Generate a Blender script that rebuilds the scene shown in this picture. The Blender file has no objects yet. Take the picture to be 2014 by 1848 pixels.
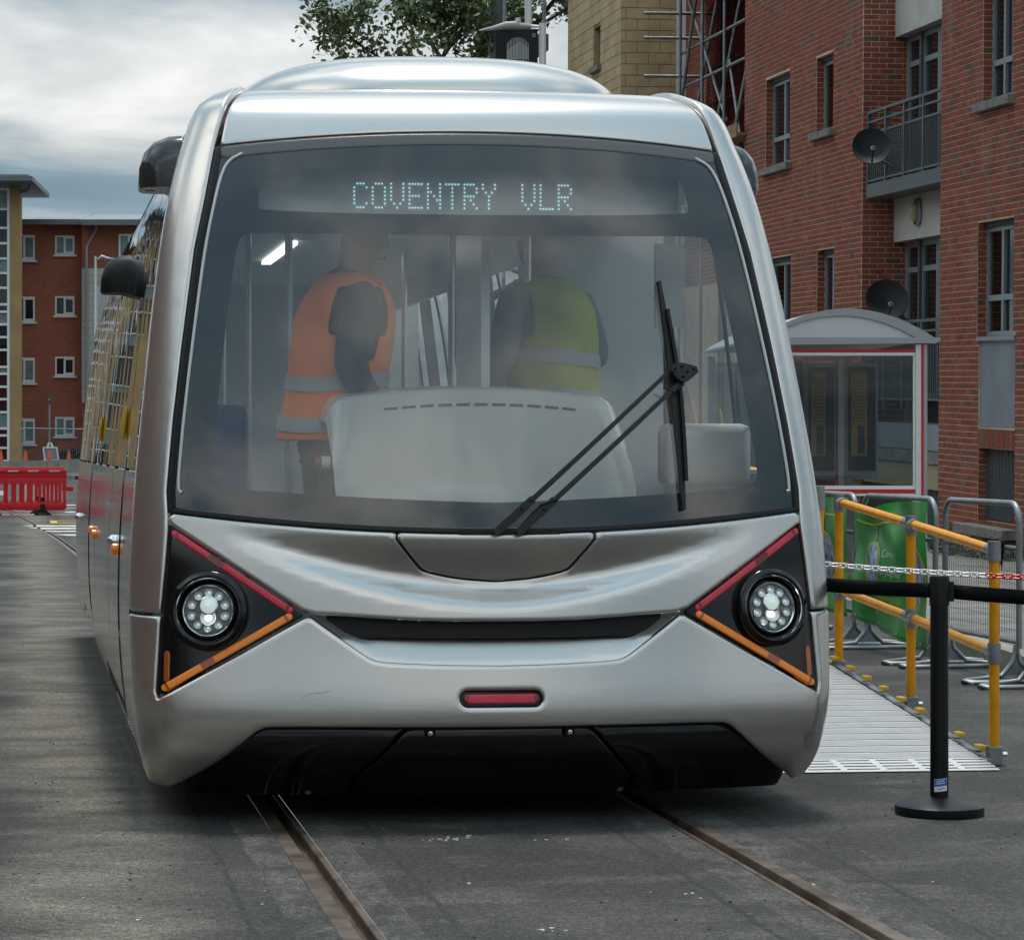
import bpy, bmesh, math, random
import numpy as np
from mathutils import Vector, Matrix
from mathutils.geometry import delaunay_2d_cdt
random.seed(7)
R = math.radians
scene = bpy.context.scene
C = scene.collection

# ------------------------------------------------------------------ camera
cam = bpy.data.cameras.new('camera')
cam_o = bpy.data.objects.new('camera', cam)
C.objects.link(cam_o)
cam_o.location = (0, 0, 1.40)
cam_o.rotation_euler = (R(90), 0, R(-6))
cam.sensor_width = 36
cam.lens = 5300 / 2014 * 36
cam.shift_x = (1007 - 599) / 2014
cam.shift_y = -(924 - 882) / 2014
cam.clip_end = 2000
cam.clip_start = 0.1
scene.camera = cam_o

# ------------------------------------------------------------------ sky
SUN_EL, SUN_AZ = R(75), R(12)          # compass angle of the sun, from +Y clockwise: high, a little beyond the tram
world = bpy.data.worlds.new('World')
scene.world = world
world.use_nodes = True
wn = world.node_tree
wn.nodes.clear()
def wnode(t, **k):
    n = wn.nodes.new(t)
    for a, b in k.items(): setattr(n, a, b)
    return n
wout = wnode('ShaderNodeOutputWorld')
bg = wnode('ShaderNodeBackground')
sky = wnode('ShaderNodeTexSky', sky_type='NISHITA', sun_disc=False, sun_elevation=SUN_EL, sun_rotation=SUN_AZ)
tc = wnode('ShaderNodeTexCoord')
sep = wnode('ShaderNodeSeparateXYZ')
wn.links.new(tc.outputs['Generated'], sep.inputs[0])
def wmath(op, a, b=None, c=None):
    n = wnode('ShaderNodeMath', operation=op)
    for i, q in enumerate((a, b, c)):
        if q is None: continue
        if isinstance(q, (int, float)): n.inputs[i].default_value = q
        else: wn.links.new(q, n.inputs[i])
    return n.outputs[0]
den = wmath('ADD', wmath('MAXIMUM', sep.outputs[2], 0.0), 0.16)
cx = wmath('DIVIDE', sep.outputs[0], den)
cy = wmath('DIVIDE', sep.outputs[1], den)
comb = wnode('ShaderNodeCombineXYZ')
wn.links.new(cx, comb.inputs[0]); wn.links.new(cy, comb.inputs[1])
comb.inputs[2].default_value = 2.2
def wnoise(scale, detail, rough, dist):
    n = wnode('ShaderNodeTexNoise')
    n.inputs['Scale'].default_value = scale; n.inputs['Detail'].default_value = detail
    n.inputs['Roughness'].default_value = rough; n.inputs['Distortion'].default_value = dist
    wn.links.new(comb.outputs[0], n.inputs['Vector'])
    return n.outputs['Fac']
n1 = wnoise(1.9, 5, 0.52, 0.35)
n2 = wnoise(0.7, 1, 0.5, 0.2)
nn = wmath('ADD', wmath('MULTIPLY', n1, 0.7), wmath('MULTIPLY', n2, 0.3))
ramp = wnode('ShaderNodeValToRGB')
cr = ramp.color_ramp
cr.elements[0].position = 0.38; cr.elements[0].color = (0.19, 0.30, 0.38, 1)
cr.elements[1].position = 0.65; cr.elements[1].color = (1.02, 1.015, 0.99, 1)
e = cr.elements.new(0.46); e.color = (0.28, 0.38, 0.45, 1)
e = cr.elements.new(0.545); e.color = (0.62, 0.655, 0.66, 1)
wn.links.new(nn, ramp.inputs[0])
skym = wnode('ShaderNodeMix', data_type='RGBA', blend_type='MULTIPLY')
skym.inputs['Factor'].default_value = 1
wn.links.new(sky.outputs[0], skym.inputs['A']); skym.inputs['B'].default_value = (0.09, 0.09, 0.09, 1)
mixc = wnode('ShaderNodeMix', data_type='RGBA')
mixc.inputs['Factor'].default_value = 0.92
wn.links.new(skym.outputs['Result'], mixc.inputs['A']); wn.links.new(ramp.outputs[0], mixc.inputs['B'])
# overcast luminance law: a cloudy sky is about three times as bright overhead as at the horizon
lum = wmath('ADD', wmath('MULTIPLY', wmath('MAXIMUM', sep.outputs[2], 0.0), 1.40), 0.62)
wn.links.new(mixc.outputs['Result'], bg.inputs[0]); wn.links.new(lum, bg.inputs[1])
wn.links.new(bg.outputs[0], wout.inputs[0])

sun = bpy.data.lights.new('sun', 'SUN')
sun.energy = 2.0; sun.angle = R(10); sun.color = (1.0, 0.96, 0.90)
sun_o = bpy.data.objects.new('sun', sun); C.objects.link(sun_o)
sun_o.rotation_euler = (R(90) - SUN_EL, 0, R(180) - SUN_AZ)

scene.view_settings.view_transform = 'Standard'
scene.view_settings.look = 'None'
scene.view_settings.exposure = 0.35
scene.view_settings.gamma = 1.0
scene.view_settings.use_curve_mapping = False
scene.render.engine = 'CYCLES'
scene.cycles.use_light_tree = False
scene.cycles.adaptive_threshold = .03
scene.cycles.max_bounces = 6
scene.cycles.diffuse_bounces = 2
scene.cycles.glossy_bounces = 4
scene.cycles.caustics_reflective = False
scene.cycles.caustics_refractive = False
scene.cycles.transparent_max_bounces = 12
# ------------------------------------------------------------------ helpers
class MB:
    def __init__(s): s.v = []; s.f = []
    def add(s, vs, fs):
        o = len(s.v); s.v += [tuple(p) for p in vs]; s.f += [tuple(i + o for i in f) for f in fs]; return s
    def box(s, x0, x1, y0, y1, z0, z1, m=None):
        vs = [(x0,y0,z0),(x1,y0,z0),(x1,y1,z0),(x0,y1,z0),(x0,y0,z1),(x1,y0,z1),(x1,y1,z1),(x0,y1,z1)]
        if m is not None: vs = [tuple(m @ Vector(p)) for p in vs]
        return s.add(vs, [(0,3,2,1),(4,5,6,7),(0,1,5,4),(1,2,6,5),(2,3,7,6),(3,0,4,7)])
    def cbox(s, c, d, m=None):
        return s.box(c[0]-d[0]/2, c[0]+d[0]/2, c[1]-d[1]/2, c[1]+d[1]/2, c[2]-d[2]/2, c[2]+d[2]/2, m)
    def bar(s, a, b, w, h, up=(0,0,1)):
        a, b = Vector(a), Vector(b); d = (b-a).normalized(); up = Vector(up)
        sx = d.cross(up)
        if sx.length < 1e-4: sx = d.cross(Vector((1,0,0)))
        sx.normalize(); sz = sx.cross(d)
        vs = []
        for p in (a, b):
            for i, j in ((-1,-1),(1,-1),(1,1),(-1,1)): vs.append(p + sx*i*w/2 + sz*j*h/2)
        return s.add(vs, [(0,3,2,1),(4,5,6,7),(0,1,5,4),(1,2,6,5),(2,3,7,6),(3,0,4,7)])
    def tube(s, pts, r, n=10, closed=False, caps=True):
        pts = [Vector(p) for p in pts]; m = len(pts)
        rr = r if isinstance(r, (list, tuple)) else [r]*m
        vs = []; fs = []; prev = None
        for i, p in enumerate(pts):
            if closed: d = pts[(i+1) % m] - pts[i-1]
            else: d = pts[min(i+1, m-1)] - pts[max(i-1, 0)]
            d.normalize()
            if prev is None:
                a = d.cross(Vector((0,0,1)))
                if a.length < 1e-3: a = d.cross(Vector((1,0,0)))
            else: a = prev - d*prev.dot(d)
            a.normalize(); prev = a; b = d.cross(a)
            for k in range(n):
                t = 2*math.pi*k/n; vs.append(p + (a*math.cos(t) + b*math.sin(t))*rr[i])
        for i in range(m if closed else m-1):
            j = (i+1) % m
            for k in range(n): fs.append((i*n+k, i*n+(k+1) % n, j*n+(k+1) % n, j*n+k))
        if caps and not closed: fs += [tuple(range(n-1, -1, -1)), tuple((m-1)*n+k for k in range(n))]
        return s.add(vs, fs)
    def lathe(s, prof, n=24, m=None):
        vs = []; fs = []
        for r, z in prof:
            for k in range(n):
                t = 2*math.pi*k/n; vs.append(Vector((r*math.cos(t), r*math.sin(t), z)))
        if m is not None: vs = [m @ p for p in vs]
        for i in range(len(prof)-1):
            for k in range(n): fs.append((i*n+k, i*n+(k+1) % n, (i+1)*n+(k+1) % n, (i+1)*n+k))
        if prof[0][0] > 1e-6 and prof[-1][0] > 1e-6:          # a ring: close the section on itself
            q = (len(prof)-1)*n
            fs += [(q+k, q+(k+1) % n, (k+1) % n, k) for k in range(n)]
        return s.add(vs, fs)
    def prism(s, poly, a, b, axis='y', m=None):
        n = len(poly)
        def P(p, t):
            q = {'y': (p[0], t, p[1]), 'x': (t, p[0], p[1]), 'z': (p[0], p[1], t)}[axis]
            return m @ Vector(q) if m is not None else q
        vs = [P(p, a) for p in poly] + [P(p, b) for p in poly]
        fs = [tuple(range(n)), tuple(range(2*n-1, n-1, -1))] + [(i, i+n, (i+1) % n + n, (i+1) % n) for i in range(n)]
        return s.add(vs, fs)
    def grid(s, fn, nu, nv):
        vs = [fn(i/nu, j/nv) for j in range(nv+1) for i in range(nu+1)]
        fs = [(j*(nu+1)+i, j*(nu+1)+i+1, (j+1)*(nu+1)+i+1, (j+1)*(nu+1)+i) for j in range(nv) for i in range(nu)]
        return s.add(vs, fs)
    def mesh(s, name, smooth=None, fix=True, bevel=0):
        me = bpy.data.meshes.new(name)
        me.from_pydata([tuple(p) for p in s.v], [], s.f)
        if fix or bevel:
            bm = bmesh.new(); bm.from_mesh(me)
            if bevel: bmesh.ops.bevel(bm, geom=bm.edges[:], offset=bevel, segments=2, profile=.6, affect='EDGES', clamp_overlap=True)
            if fix: bmesh.ops.recalc_face_normals(bm, faces=bm.faces[:])
            bm.to_mesh(me); bm.free()
        if smooth is not None:
            me.shade_smooth()
            if smooth < 180: me.set_sharp_from_angle(angle=R(smooth))
        return me
    def build(s, name, mat, parent=None, smooth=None, fix=True, bevel=0, loc=None):
        return put(name, s.mesh(name, smooth, fix, bevel), mat, parent, loc)
def put(name, me, mat, parent=None, loc=None):
    o = bpy.data.objects.new(name, me); C.objects.link(o)
    if mat is not None and len(me.materials) == 0: me.materials.append(mat)
    if parent is not None: o.parent = parent
    if loc is not None: o.location = loc
    return o
def tag(o, label=None, cat=None, group=None, kind=None):
    if label: o['label'] = label
    if cat: o['category'] = cat
    if group: o['group'] = group
    if kind: o['kind'] = kind
    return o
def thing(name, label, cat, loc=(0,0,0), rot=(0,0,0), group=None):
    o = bpy.data.objects.new(name, None); C.objects.link(o)
    o.location = loc; o.rotation_euler = rot; o.empty_display_size = .2
    return tag(o, label, cat, group)
def arc(cx, cy, r, a0, a1, n=8):
    return [(cx + r*math.cos(R(a0+(a1-a0)*i/n)), cy + r*math.sin(R(a0+(a1-a0)*i/n))) for i in range(n+1)]
def rrect(x0, x1, y0, y1, r, n=5):
    return arc(x1-r, y1-r, r, 0, 90, n) + arc(x0+r, y1-r, r, 90, 180, n) + arc(x0+r, y0+r, r, 180, 270, n) + arc(x1-r, y0+r, r, 270, 360, n)
def text_mesh(s, size, font_ext=0.001, align='LEFT'):
    cu = bpy.data.curves.new('txt', 'FONT'); cu.body = s; cu.size = size; cu.extrude = font_ext; cu.align_x = align
    cu.resolution_u = 3
    o = bpy.data.objects.new('txt', cu); C.objects.link(o)
    dg = bpy.context.evaluated_depsgraph_get()
    me = bpy.data.meshes.new_from_object(o.evaluated_get(dg))
    bpy.data.objects.remove(o)
    return me

# ------------------------------------------------------------------ materials
def mat(name, col, rough=.5, metal=0, var=0, vscale=5, bump=0, bscale=40, coat=0, spec=.5, emit=None, estr=1, alpha=None, detail=4, var2=None):
    m = bpy.data.materials.new(name); m.use_nodes = True
    nt = m.node_tree; b = nt.nodes['Principled BSDF']
    b.inputs['Base Color'].default_value = (*col, 1); b.inputs['Roughness'].default_value = rough
    b.inputs['Metallic'].default_value = metal; b.inputs['Specular IOR Level'].default_value = spec
    if coat: b.inputs['Coat Weight'].default_value = coat; b.inputs['Coat Roughness'].default_value = .03
    if emit: b.inputs['Emission Color'].default_value = (*emit, 1); b.inputs['Emission Strength'].default_value = estr
    g = None
    if var or bump:
        g = nt.nodes.new('ShaderNodeNewGeometry')
    if var:
        n = nt.nodes.new('ShaderNodeTexNoise'); n.inputs['Scale'].default_value = vscale; n.inputs['Detail'].default_value = detail
        nt.links.new(g.outputs['Position'], n.inputs['Vector'])
        r = nt.nodes.new('ShaderNodeValToRGB'); nt.links.new(n.outputs['Fac'], r.inputs[0])
        r.color_ramp.elements[0].position = .3; r.color_ramp.elements[1].position = .7
        lo = tuple(c*(1-var) for c in col); hi = var2 if var2 else tuple(min(1, c*(1+var)) for c in col)
        r.color_ramp.elements[0].color = (*lo, 1); r.color_ramp.elements[1].color = (*hi, 1)
        nt.links.new(r.outputs[0], b.inputs['Base Color'])
    if bump:
        n = nt.nodes.new('ShaderNodeTexNoise'); n.inputs['Scale'].default_value = bscale; n.inputs['Detail'].default_value = 3
        nt.links.new(g.outputs['Position'], n.inputs['Vector'])
        bp = nt.nodes.new('ShaderNodeBump'); bp.inputs['Strength'].default_value = bump; bp.inputs['Distance'].default_value = .01
        nt.links.new(n.outputs['Fac'], bp.inputs['Height']); nt.links.new(bp.outputs[0], b.inputs['Normal'])
    return m
def glass(name, tint, ior=1.6, rough=0.0, bump=0, bscale=1.0, stretch=None, gloss=(1,1,1)):
    m = bpy.data.materials.new(name); m.use_nodes = True; nt = m.node_tree; nt.nodes.clear()
    o = nt.nodes.new('ShaderNodeOutputMaterial'); mx = nt.nodes.new('ShaderNodeMixShader')
    t = nt.nodes.new('ShaderNodeBsdfTransparent'); t.inputs[0].default_value = (*tint, 1)
    g = nt.nodes.new('ShaderNodeBsdfGlossy'); g.inputs['Roughness'].default_value = rough; g.inputs[0].default_value = (*gloss, 1)
    f = nt.nodes.new('ShaderNodeFresnel'); f.inputs[0].default_value = ior
    if bump:
        ge = nt.nodes.new('ShaderNodeNewGeometry'); mp = nt.nodes.new('ShaderNodeMapping')
        mp.inputs['Scale'].default_value = stretch or (1,1,1)
        n = nt.nodes.new('ShaderNodeTexNoise'); n.inputs['Scale'].default_value = bscale; n.inputs['Detail'].default_value = 1
        bp = nt.nodes.new('ShaderNodeBump'); bp.inputs['Strength'].default_value = 1; bp.inputs['Distance'].default_value = bump
        nt.links.new(ge.outputs['Position'], mp.inputs[0]); nt.links.new(mp.outputs[0], n.inputs['Vector'])
        nt.links.new(n.outputs['Fac'], bp.inputs['Height']); nt.links.new(bp.outputs[0], g.inputs['Normal'])
    nt.links.new(f.outputs[0], mx.inputs[0]); nt.links.new(t.outputs[0], mx.inputs[1]); nt.links.new(g.outputs[0], mx.inputs[2])
    nt.links.new(mx.outputs[0], o.inputs[0])
    return m
M = {}
M['silver'] = mat('silver_paint', (.57, .548, .515), rough=.27, metal=.90, coat=.75)
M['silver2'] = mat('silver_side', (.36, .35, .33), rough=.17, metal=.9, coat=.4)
M['black'] = mat('black_gloss', (.004, .004, .0045), rough=.10, spec=.45)
M['apron'] = mat('black_apron', (.004, .004, .0045), rough=.10, spec=.45)
M['blackm'] = mat('black_matt', (.006, .006, .0065), rough=.5, spec=.3)
M['blackr'] = mat('black_rubber', (.010, .010, .010), rough=.4, spec=.35)
M['frit'] = mat('windscreen_frit', (.012, .013, .013), rough=.5, spec=.2)
M['trim'] = mat('edge_glint', (.55, .58, .57), rough=.25, spec=.6)  # pale tone of the reflection along the glass edge
M['ws'] = glass('windscreen_glass', (.97, .985, .975), ior=1.80)
M['side'] = glass('side_glass', (.66, .68, .68), ior=1.55, bump=.0028, bscale=1.0, stretch=(.0, 1.5, .25))
M['red'] = mat('red_lens', (.42, .01, .035), rough=.18, coat=.6, bump=.25, bscale=160, emit=(.8, .02, .06), estr=.08)
M['redd'] = mat('red_lens_dark', (.16, .006, .012), rough=.18, coat=.6)
M['orange'] = mat('orange_lens', (.72, .19, .01), rough=.18, coat=.6, bump=.3, bscale=160, emit=(1, .3, .02), estr=.12)
M['oranged'] = mat('orange_lens_dark', (.40, .075, .006), rough=.18, coat=.6)
M['chrome'] = mat('chrome', (.8, .8, .8), rough=.06, metal=1)
M['steel'] = mat('galvanised_steel', (.25, .265, .275), rough=.45, metal=.6, var=.2, vscale=9)
M['alu'] = mat('aluminium', (.66, .66, .65), rough=.42, metal=.35, var=.06, vscale=20)
M['lens'] = glass('lamp_lens', (.95, .97, .98), ior=1.16)
M['lampon'] = mat('lamp_on', (1, 1, 1), emit=(1, 1, .97), estr=6)
M['lampdim'] = mat('lamp_dim', (.75, .85, .8), rough=.1, emit=(.8, .95, .85), estr=.35)
M['cup'] = mat('reflector_cup', (.75, .77, .78), rough=.3, metal=.35)
M['cupd'] = mat('reflector_base', (.22, .23, .23), rough=.4, metal=.3)
M['led'] = mat('led_on', (.3, .5, .55), emit=(.45, .85, .95), estr=.62)
M['ledoff'] = mat('led_off', (.50, .55, .56), rough=.4)
M['panelg'] = mat('led_board', (.70, .74, .74), rough=.5)
M['dash'] = mat('dash_moulding', (.93, .96, .91), rough=.22, coat=.4)
M['dashd'] = mat('dash_slot', (.12, .13, .13), rough=.6)
M['intw'] = mat('interior_pale', (.66, .69, .68), rough=.5)
M['intd'] = mat('interior_dark', (.13, .14, .15), rough=.6)
M['floor'] = mat('interior_floor', (.26, .28, .29), rough=.7)
M['seat'] = mat('seat_blue', (.05, .09, .22), rough=.7)
M['pole'] = mat('grab_pole', (.55, .56, .56), rough=.25, metal=.8)
M['striplight'] = mat('strip_light', (1, 1, 1), emit=(1, 1, 1), estr=1.0)
M['yellow'] = mat('yellow_plastic', (.75, .42, .01), rough=.35)
M['yelrail'] = mat('yellow_rail', (.80, .32, .002), rough=.38, var=.12, vscale=14, spec=.35)
M['white'] = mat('white_paint', (.78, .78, .76), rough=.45)
M['offwhite'] = mat('render_offwhite', (.52, .51, .47), rough=.8, var=.10, vscale=3)
M['winframe'] = mat('grey_window_frame', (.24, .27, .29), rough=.45)
M['upvc'] = mat('white_window_frame', (.75, .76, .75), rough=.4)
M['pane'] = mat('window_pane', (.012, .014, .015), rough=.03, spec=.8)
M['curtain'] = mat('curtain', (.16, .24, .25), rough=.25, var=.25, vscale=3)
M['stone'] = mat('concrete_sill', (.20, .195, .175), rough=.9, var=.35, vscale=9, bump=.3)
M['grille'] = mat('dark_grille', (.025, .03, .032), rough=.6)
M['greypanel'] = mat('grey_panel', (.20, .23, .26), rough=.6, var=.18, vscale=1.6)
M['balc'] = mat('balcony_paint', (.085, .10, .105), rough=.5)
M['dish'] = mat('dish_grey', (.018, .019, .021), rough=.6, spec=.3)
M['barrier_red'] = mat('red_plastic', (.70, .012, .022), rough=.42, var=.08, vscale=4)
M['conc'] = mat('concrete', (.26, .25, .22), rough=.9, var=.2, vscale=2, bump=.2)
M['cone'] = mat('cone_orange', (.7, .10, .02), rough=.5)
M['roofg'] = mat('roof_sheet', (.19, .22, .245), rough=.5, var=.10, vscale=.5)
M['gutter'] = mat('gutter_grey', (.13, .15, .165), rough=.5)
M['clad'] = mat('cladding_panel', (.47, .46, .42), rough=.7, var=.06, vscale=1)
M['bush'] = mat('bush_leaves', (.018, .026, .014), rough=.7)
M['bark'] = mat('bark', (.05, .042, .035), rough=.9, var=.3, vscale=8)
M['plank'] = mat('scaffold_board', (.30, .19, .10), rough=.8, var=.3, vscale=3)
M['flag'] = mat('flag_black', (.008, .008, .009), rough=.7)
M['belt'] = mat('belt_black', (.004, .004, .004), rough=.7, spec=.15)
M['stan'] = mat('stanchion_black', (.006, .006, .0065), rough=.42, spec=.3)
M['chr'] = mat('chain_red', (.68, .015, .02), rough=.4)
M['chw'] = mat('chain_white', (.80, .80, .79), rough=.4)
M['sticker'] = mat('sticker_blue', (.02, .12, .55), rough=.4)
M['green'] = mat('banner_green', (.014, .20, .030), rough=.4, var=.3, vscale=2.5, var2=(.04, .40, .05))
M['lime'] = mat('banner_lime', (.50, .52, .03), rough=.5)
M['bwhite'] = mat('banner_white', (.62, .68, .62), rough=.5)
M['photo'] = mat('banner_photo', (.16, .24, .40), rough=.5, var=.85, vscale=16, var2=(.45, .55, .72))
M['roofpan'] = mat('shelter_panel', (.56, .57, .57), rough=.4)
M['shelt'] = mat('shelter_alu', (.33, .34, .35), rough=.4, metal=.3)
M['shred'] = mat('shelter_red', (.50, .008, .02), rough=.4)
M['poster'] = mat('poster_gold', (.42, .25, .06), rough=.6)
M['posterd'] = mat('poster_dark', (.012, .014, .017), rough=.4)
M['ink'] = mat('poster_ink', (.07, .05, .03), rough=.6)
M['shglass'] = glass('shelter_glass', (.62, .65, .66), ior=1.5)
M['winglass'] = glass('window_glass', (.55, .58, .58), ior=1.6)
M['net'] = glass('debris_net', (.40, .28, .30), ior=1.01)
M['paint'] = mat('road_paint', (.62, .62, .60), rough=.8, var=.35, vscale=5, var2=(.72, .72, .70))
M['ypaint'] = mat('road_paint_yellow', (.50, .33, .04), rough=.8, var=.3, vscale=6)
M['skin'] = mat('skin', (.42, .24, .17), rough=.5)
M['hiO'] = mat('hivis_orange', (1.0, .22, .02), rough=.7)
M['hiY'] = mat('hivis_yellow', (.42, .44, .05), rough=.6, var=.1, vscale=7)
M['band'] = mat('reflective_band', (.42, .43, .43), rough=.5)
M['cloth'] = mat('dark_cloth', (.055, .06, .066), rough=.8, var=.25, vscale=9)
M['clothg'] = mat('grey_cloth', (.22, .23, .24), rough=.8)
M['weed'] = mat('weeds', (.05, .07, .015), rough=.7)
# ------------------------------------------------------------------ ground with slots for the grooved rails
def track_shift(y):
    return 0.0 if y < 19 else -.00078*(y-19)**2
RAIL_L, RAIL_R = .972, 2.462
def asphalt():
    m = bpy.data.materials.new('asphalt'); m.use_nodes = True; nt = m.node_tree; b = nt.nodes['Principled BSDF']
    L = nt.links.new
    def N(t, **k):
        n = nt.nodes.new(t)
        for a, q in k.items(): setattr(n, a, q)
        return n
    def mth(op, a, b_=None, clamp=False):
        n = N('ShaderNodeMath', operation=op, use_clamp=clamp)
        for i, q in enumerate((a, b_)):
            if q is None: continue
            if isinstance(q, (int, float)): n.inputs[i].default_value = q
            else: L(q, n.inputs[i])
        return n.outputs[0]
    g = N('ShaderNodeNewGeometry'); sp = N('ShaderNodeSeparateXYZ'); L(g.outputs['Position'], sp.inputs[0])
    def noise(scale, det=4, rough=.55, dist=0, sc=None):
        n = N('ShaderNodeTexNoise'); n.inputs['Scale'].default_value = scale; n.inputs['Detail'].default_value = det
        n.inputs['Roughness'].default_value = rough; n.inputs['Distortion'].default_value = dist
        if sc:
            mp = N('ShaderNodeMapping'); mp.inputs['Scale'].default_value = sc
            L(g.outputs['Position'], mp.inputs[0]); L(mp.outputs[0], n.inputs['Vector'])
        else: L(g.outputs['Position'], n.inputs['Vector'])
        return n.outputs['Fac']
    def ramp(f, stops):
        r = N('ShaderNodeValToRGB'); L(f, r.inputs[0]); e = r.color_ramp.elements
        e[0].position, e[0].color = stops[0][0], (*stops[0][1], 1); e[1].position, e[1].color = stops[-1][0], (*stops[-1][1], 1)
        for p, c in stops[1:-1]: q = e.new(p); q.color = (*c, 1)
        return r.outputs[0]
    def mix(a, b_, f, mode='MIX'):
        n = N('ShaderNodeMix', data_type='RGBA', blend_type=mode)
        for k, q in (('A', a), ('B', b_)):
            if isinstance(q, tuple): n.inputs[k].default_value = (*q, 1)
            else: L(q, n.inputs[k])
        if isinstance(f, (int, float)): n.inputs['Factor'].default_value = f
        else: L(f, n.inputs['Factor'])
        return n.outputs['Result']
    x = sp.outputs[0]
    big = noise(.55, 4, .65, .4)
    col = ramp(big, [(.30, (.019, .019, .0185)), (.5, (.039, .038, .036)), (.70, (.080, .077, .071))])
    streak = noise(1.6, 4, .62, .0, (1.0, 2.0, 1))
    col = mix(col, (.110, .104, .092), ramp(streak, [(.52, (0,0,0)), (.78, (.75,.75,.75))]))
    # dusty band along the left of the track and concrete haunch strips beside each rail
    wob = mth('MULTIPLY', mth('SUBTRACT', big, .5), .9)
    def band(cx, hw, soft, amt):
        d = mth('ABSOLUTE', mth('SUBTRACT', mth('ADD', x, wob), cx))
        return mth('MULTIPLY', mth('DIVIDE', mth('SUBTRACT', hw+soft, d), soft, True), amt)
    col = mix(col, (.145, .133, .108), mth('MULTIPLY', band(.22, .10, .30, .95), ramp(streak, [(.35, (.2,.2,.2)), (.6, (1,1,1))])))
    sn_ = noise(7, 4, .7, 0, (1, .6, 1))
    sm = mth('MULTIPLY', mth('SUBTRACT', sn_, .5), .05)
    for rx in (RAIL_L, RAIL_R):
        d = mth('ABSOLUTE', mth('SUBTRACT', mth('ADD', x, sm), rx))
        strip = mth('MULTIPLY', mth('LESS_THAN', d, .19), ramp(sn_, [(.40, (0,0,0)), (.66, (.50,.50,.50))]))
        col = mix(col, (.135, .131, .122), strip)
        seam = mth('MULTIPLY', mth('LESS_THAN', mth('ABSOLUTE', mth('SUBTRACT', d, .30)), .012), ramp(streak, [(.35, (.2,.2,.2)), (.55, (1,1,1))]))
        col = mix(col, (.022, .022, .022), mth('MULTIPLY', seam, .75))
    grain = mth('ADD', mth('MULTIPLY', noise(120, 1, .7), .55), mth('MULTIPLY', noise(38, 2, .7), .45))
    col = mix(col, ramp(grain, [(.34, (.25,.25,.25)), (.5, (.95,.95,.95)), (.66, (2.5,2.45,2.35))]), .9, 'MULTIPLY')
    chips = N('ShaderNodeTexVoronoi'); chips.inputs['Scale'].default_value = 26; L(g.outputs['Position'], chips.inputs['Vector'])
    chip = mth('LESS_THAN', chips.outputs['Distance'], mth('MULTIPLY', big, .17))
    col = mix(col, (.018, .018, .018), mth('MULTIPLY', chip, .85))
    ch2 = N('ShaderNodeTexVoronoi'); ch2.inputs['Scale'].default_value = 55; L(g.outputs['Position'], ch2.inputs['Vector'])
    col = mix(col, (.34, .33, .29), mth('LESS_THAN', ch2.outputs['Distance'], mth('MULTIPLY', streak, .14)))
    yel = mth('GREATER_THAN', sn_, .735)
    col = mix(col, (.30, .23, .08), mth('MULTIPLY', yel, .6))
    L(col, b.inputs['Base Color'])
    b.inputs['Roughness'].default_value = .85; b.inputs['Specular IOR Level'].default_value = .3
    bp = N('ShaderNodeBump'); bp.inputs['Strength'].default_value = .55; bp.inputs['Distance'].default_value = .006
    L(grain, bp.inputs['Height']); L(bp.outputs[0], b.inputs['Normal'])
    return m
M['asphalt'] = asphalt()
ys = [-90, -20, 0, 4, 6, 8, 10, 12, 14, 16, 19] + [19+2.5*i for i in range(1, 26)] + [90, 110, 140, 200, 420]
gm = MB()
for i in range(len(ys)-1):
    a, b = ys[i], ys[i+1]; sa, sb = track_shift(min(a, 82)), track_shift(min(b, 82))
    if a < 82:
        cols = [(-320, RAIL_L-.064), (RAIL_L+.064, RAIL_R-.064), (RAIL_R+.064, 320)]
    else: cols = [(-320, 320)]
    for x0, x1 in cols:
        f = lambda x, s_: x if abs(x) > 300 else x+s_
        gm.add([(f(x0, sa), a, 0), (f(x1, sa), a, 0), (f(x1, sb), b, 0), (f(x0, sb), b, 0)], [(0,1,2,3)])
tag(gm.build('road', M['asphalt'], fix=False), kind='structure')

def rust():
    m = mat('rail_steel', (.115, .080, .058), rough=.45, metal=.5, var=.45, vscale=7, var2=(.19, .15, .12), bump=.15, bscale=60)
    return m
M['rail'] = rust()
M['groove'] = mat('rail_groove', (.075, .045, .028), rough=.75, metal=.2, var=.5, vscale=9)
for x0, side, lab in ((RAIL_L, 1, 'rusty grooved tram rail under the left side of the tram'), (RAIL_R, -1, 'rusty grooved tram rail under the right side of the tram')):
    # cross-section, x measured from the rail centre; head outside, groove inside
    head = [(-.063, -.05), (-.063, .001), (-.060, .004), (-.008, .004), (-.004, -.002), (-.002, -.05)]
    groove = [(-.003, -.03), (-.001, -.038), (.034, -.038), (.038, -.03), (.038, -.05), (-.003, -.05)]
    lip = [(.039, -.05), (.039, -.002), (.042, .002), (.060, .003), (.063, .0), (.063, -.05)]
    yy = [y for y in ys if y <= 82 and y >= -20]
    t = thing('tram_rail', lab, 'rail', (x0, 0, 0))
    for nm, prof, mt in (('rail_head', head, M['rail']), ('groove', groove, M['groove']), ('guard_lip', lip, M['rail'])):
        mb = MB(); n = len(prof); vs = []; fs = []
        for y in yy:
            for px, pz in prof: vs.append((px*side+track_shift(y), y, pz))
        for i in range(len(yy)-1):
            for k in range(n): fs.append((i*n+k, i*n+(k+1) % n, (i+1)*n+(k+1) % n, (i+1)*n+k))
        mb.add(vs, fs); mb.build(nm, mt, t, smooth=35)

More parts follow.
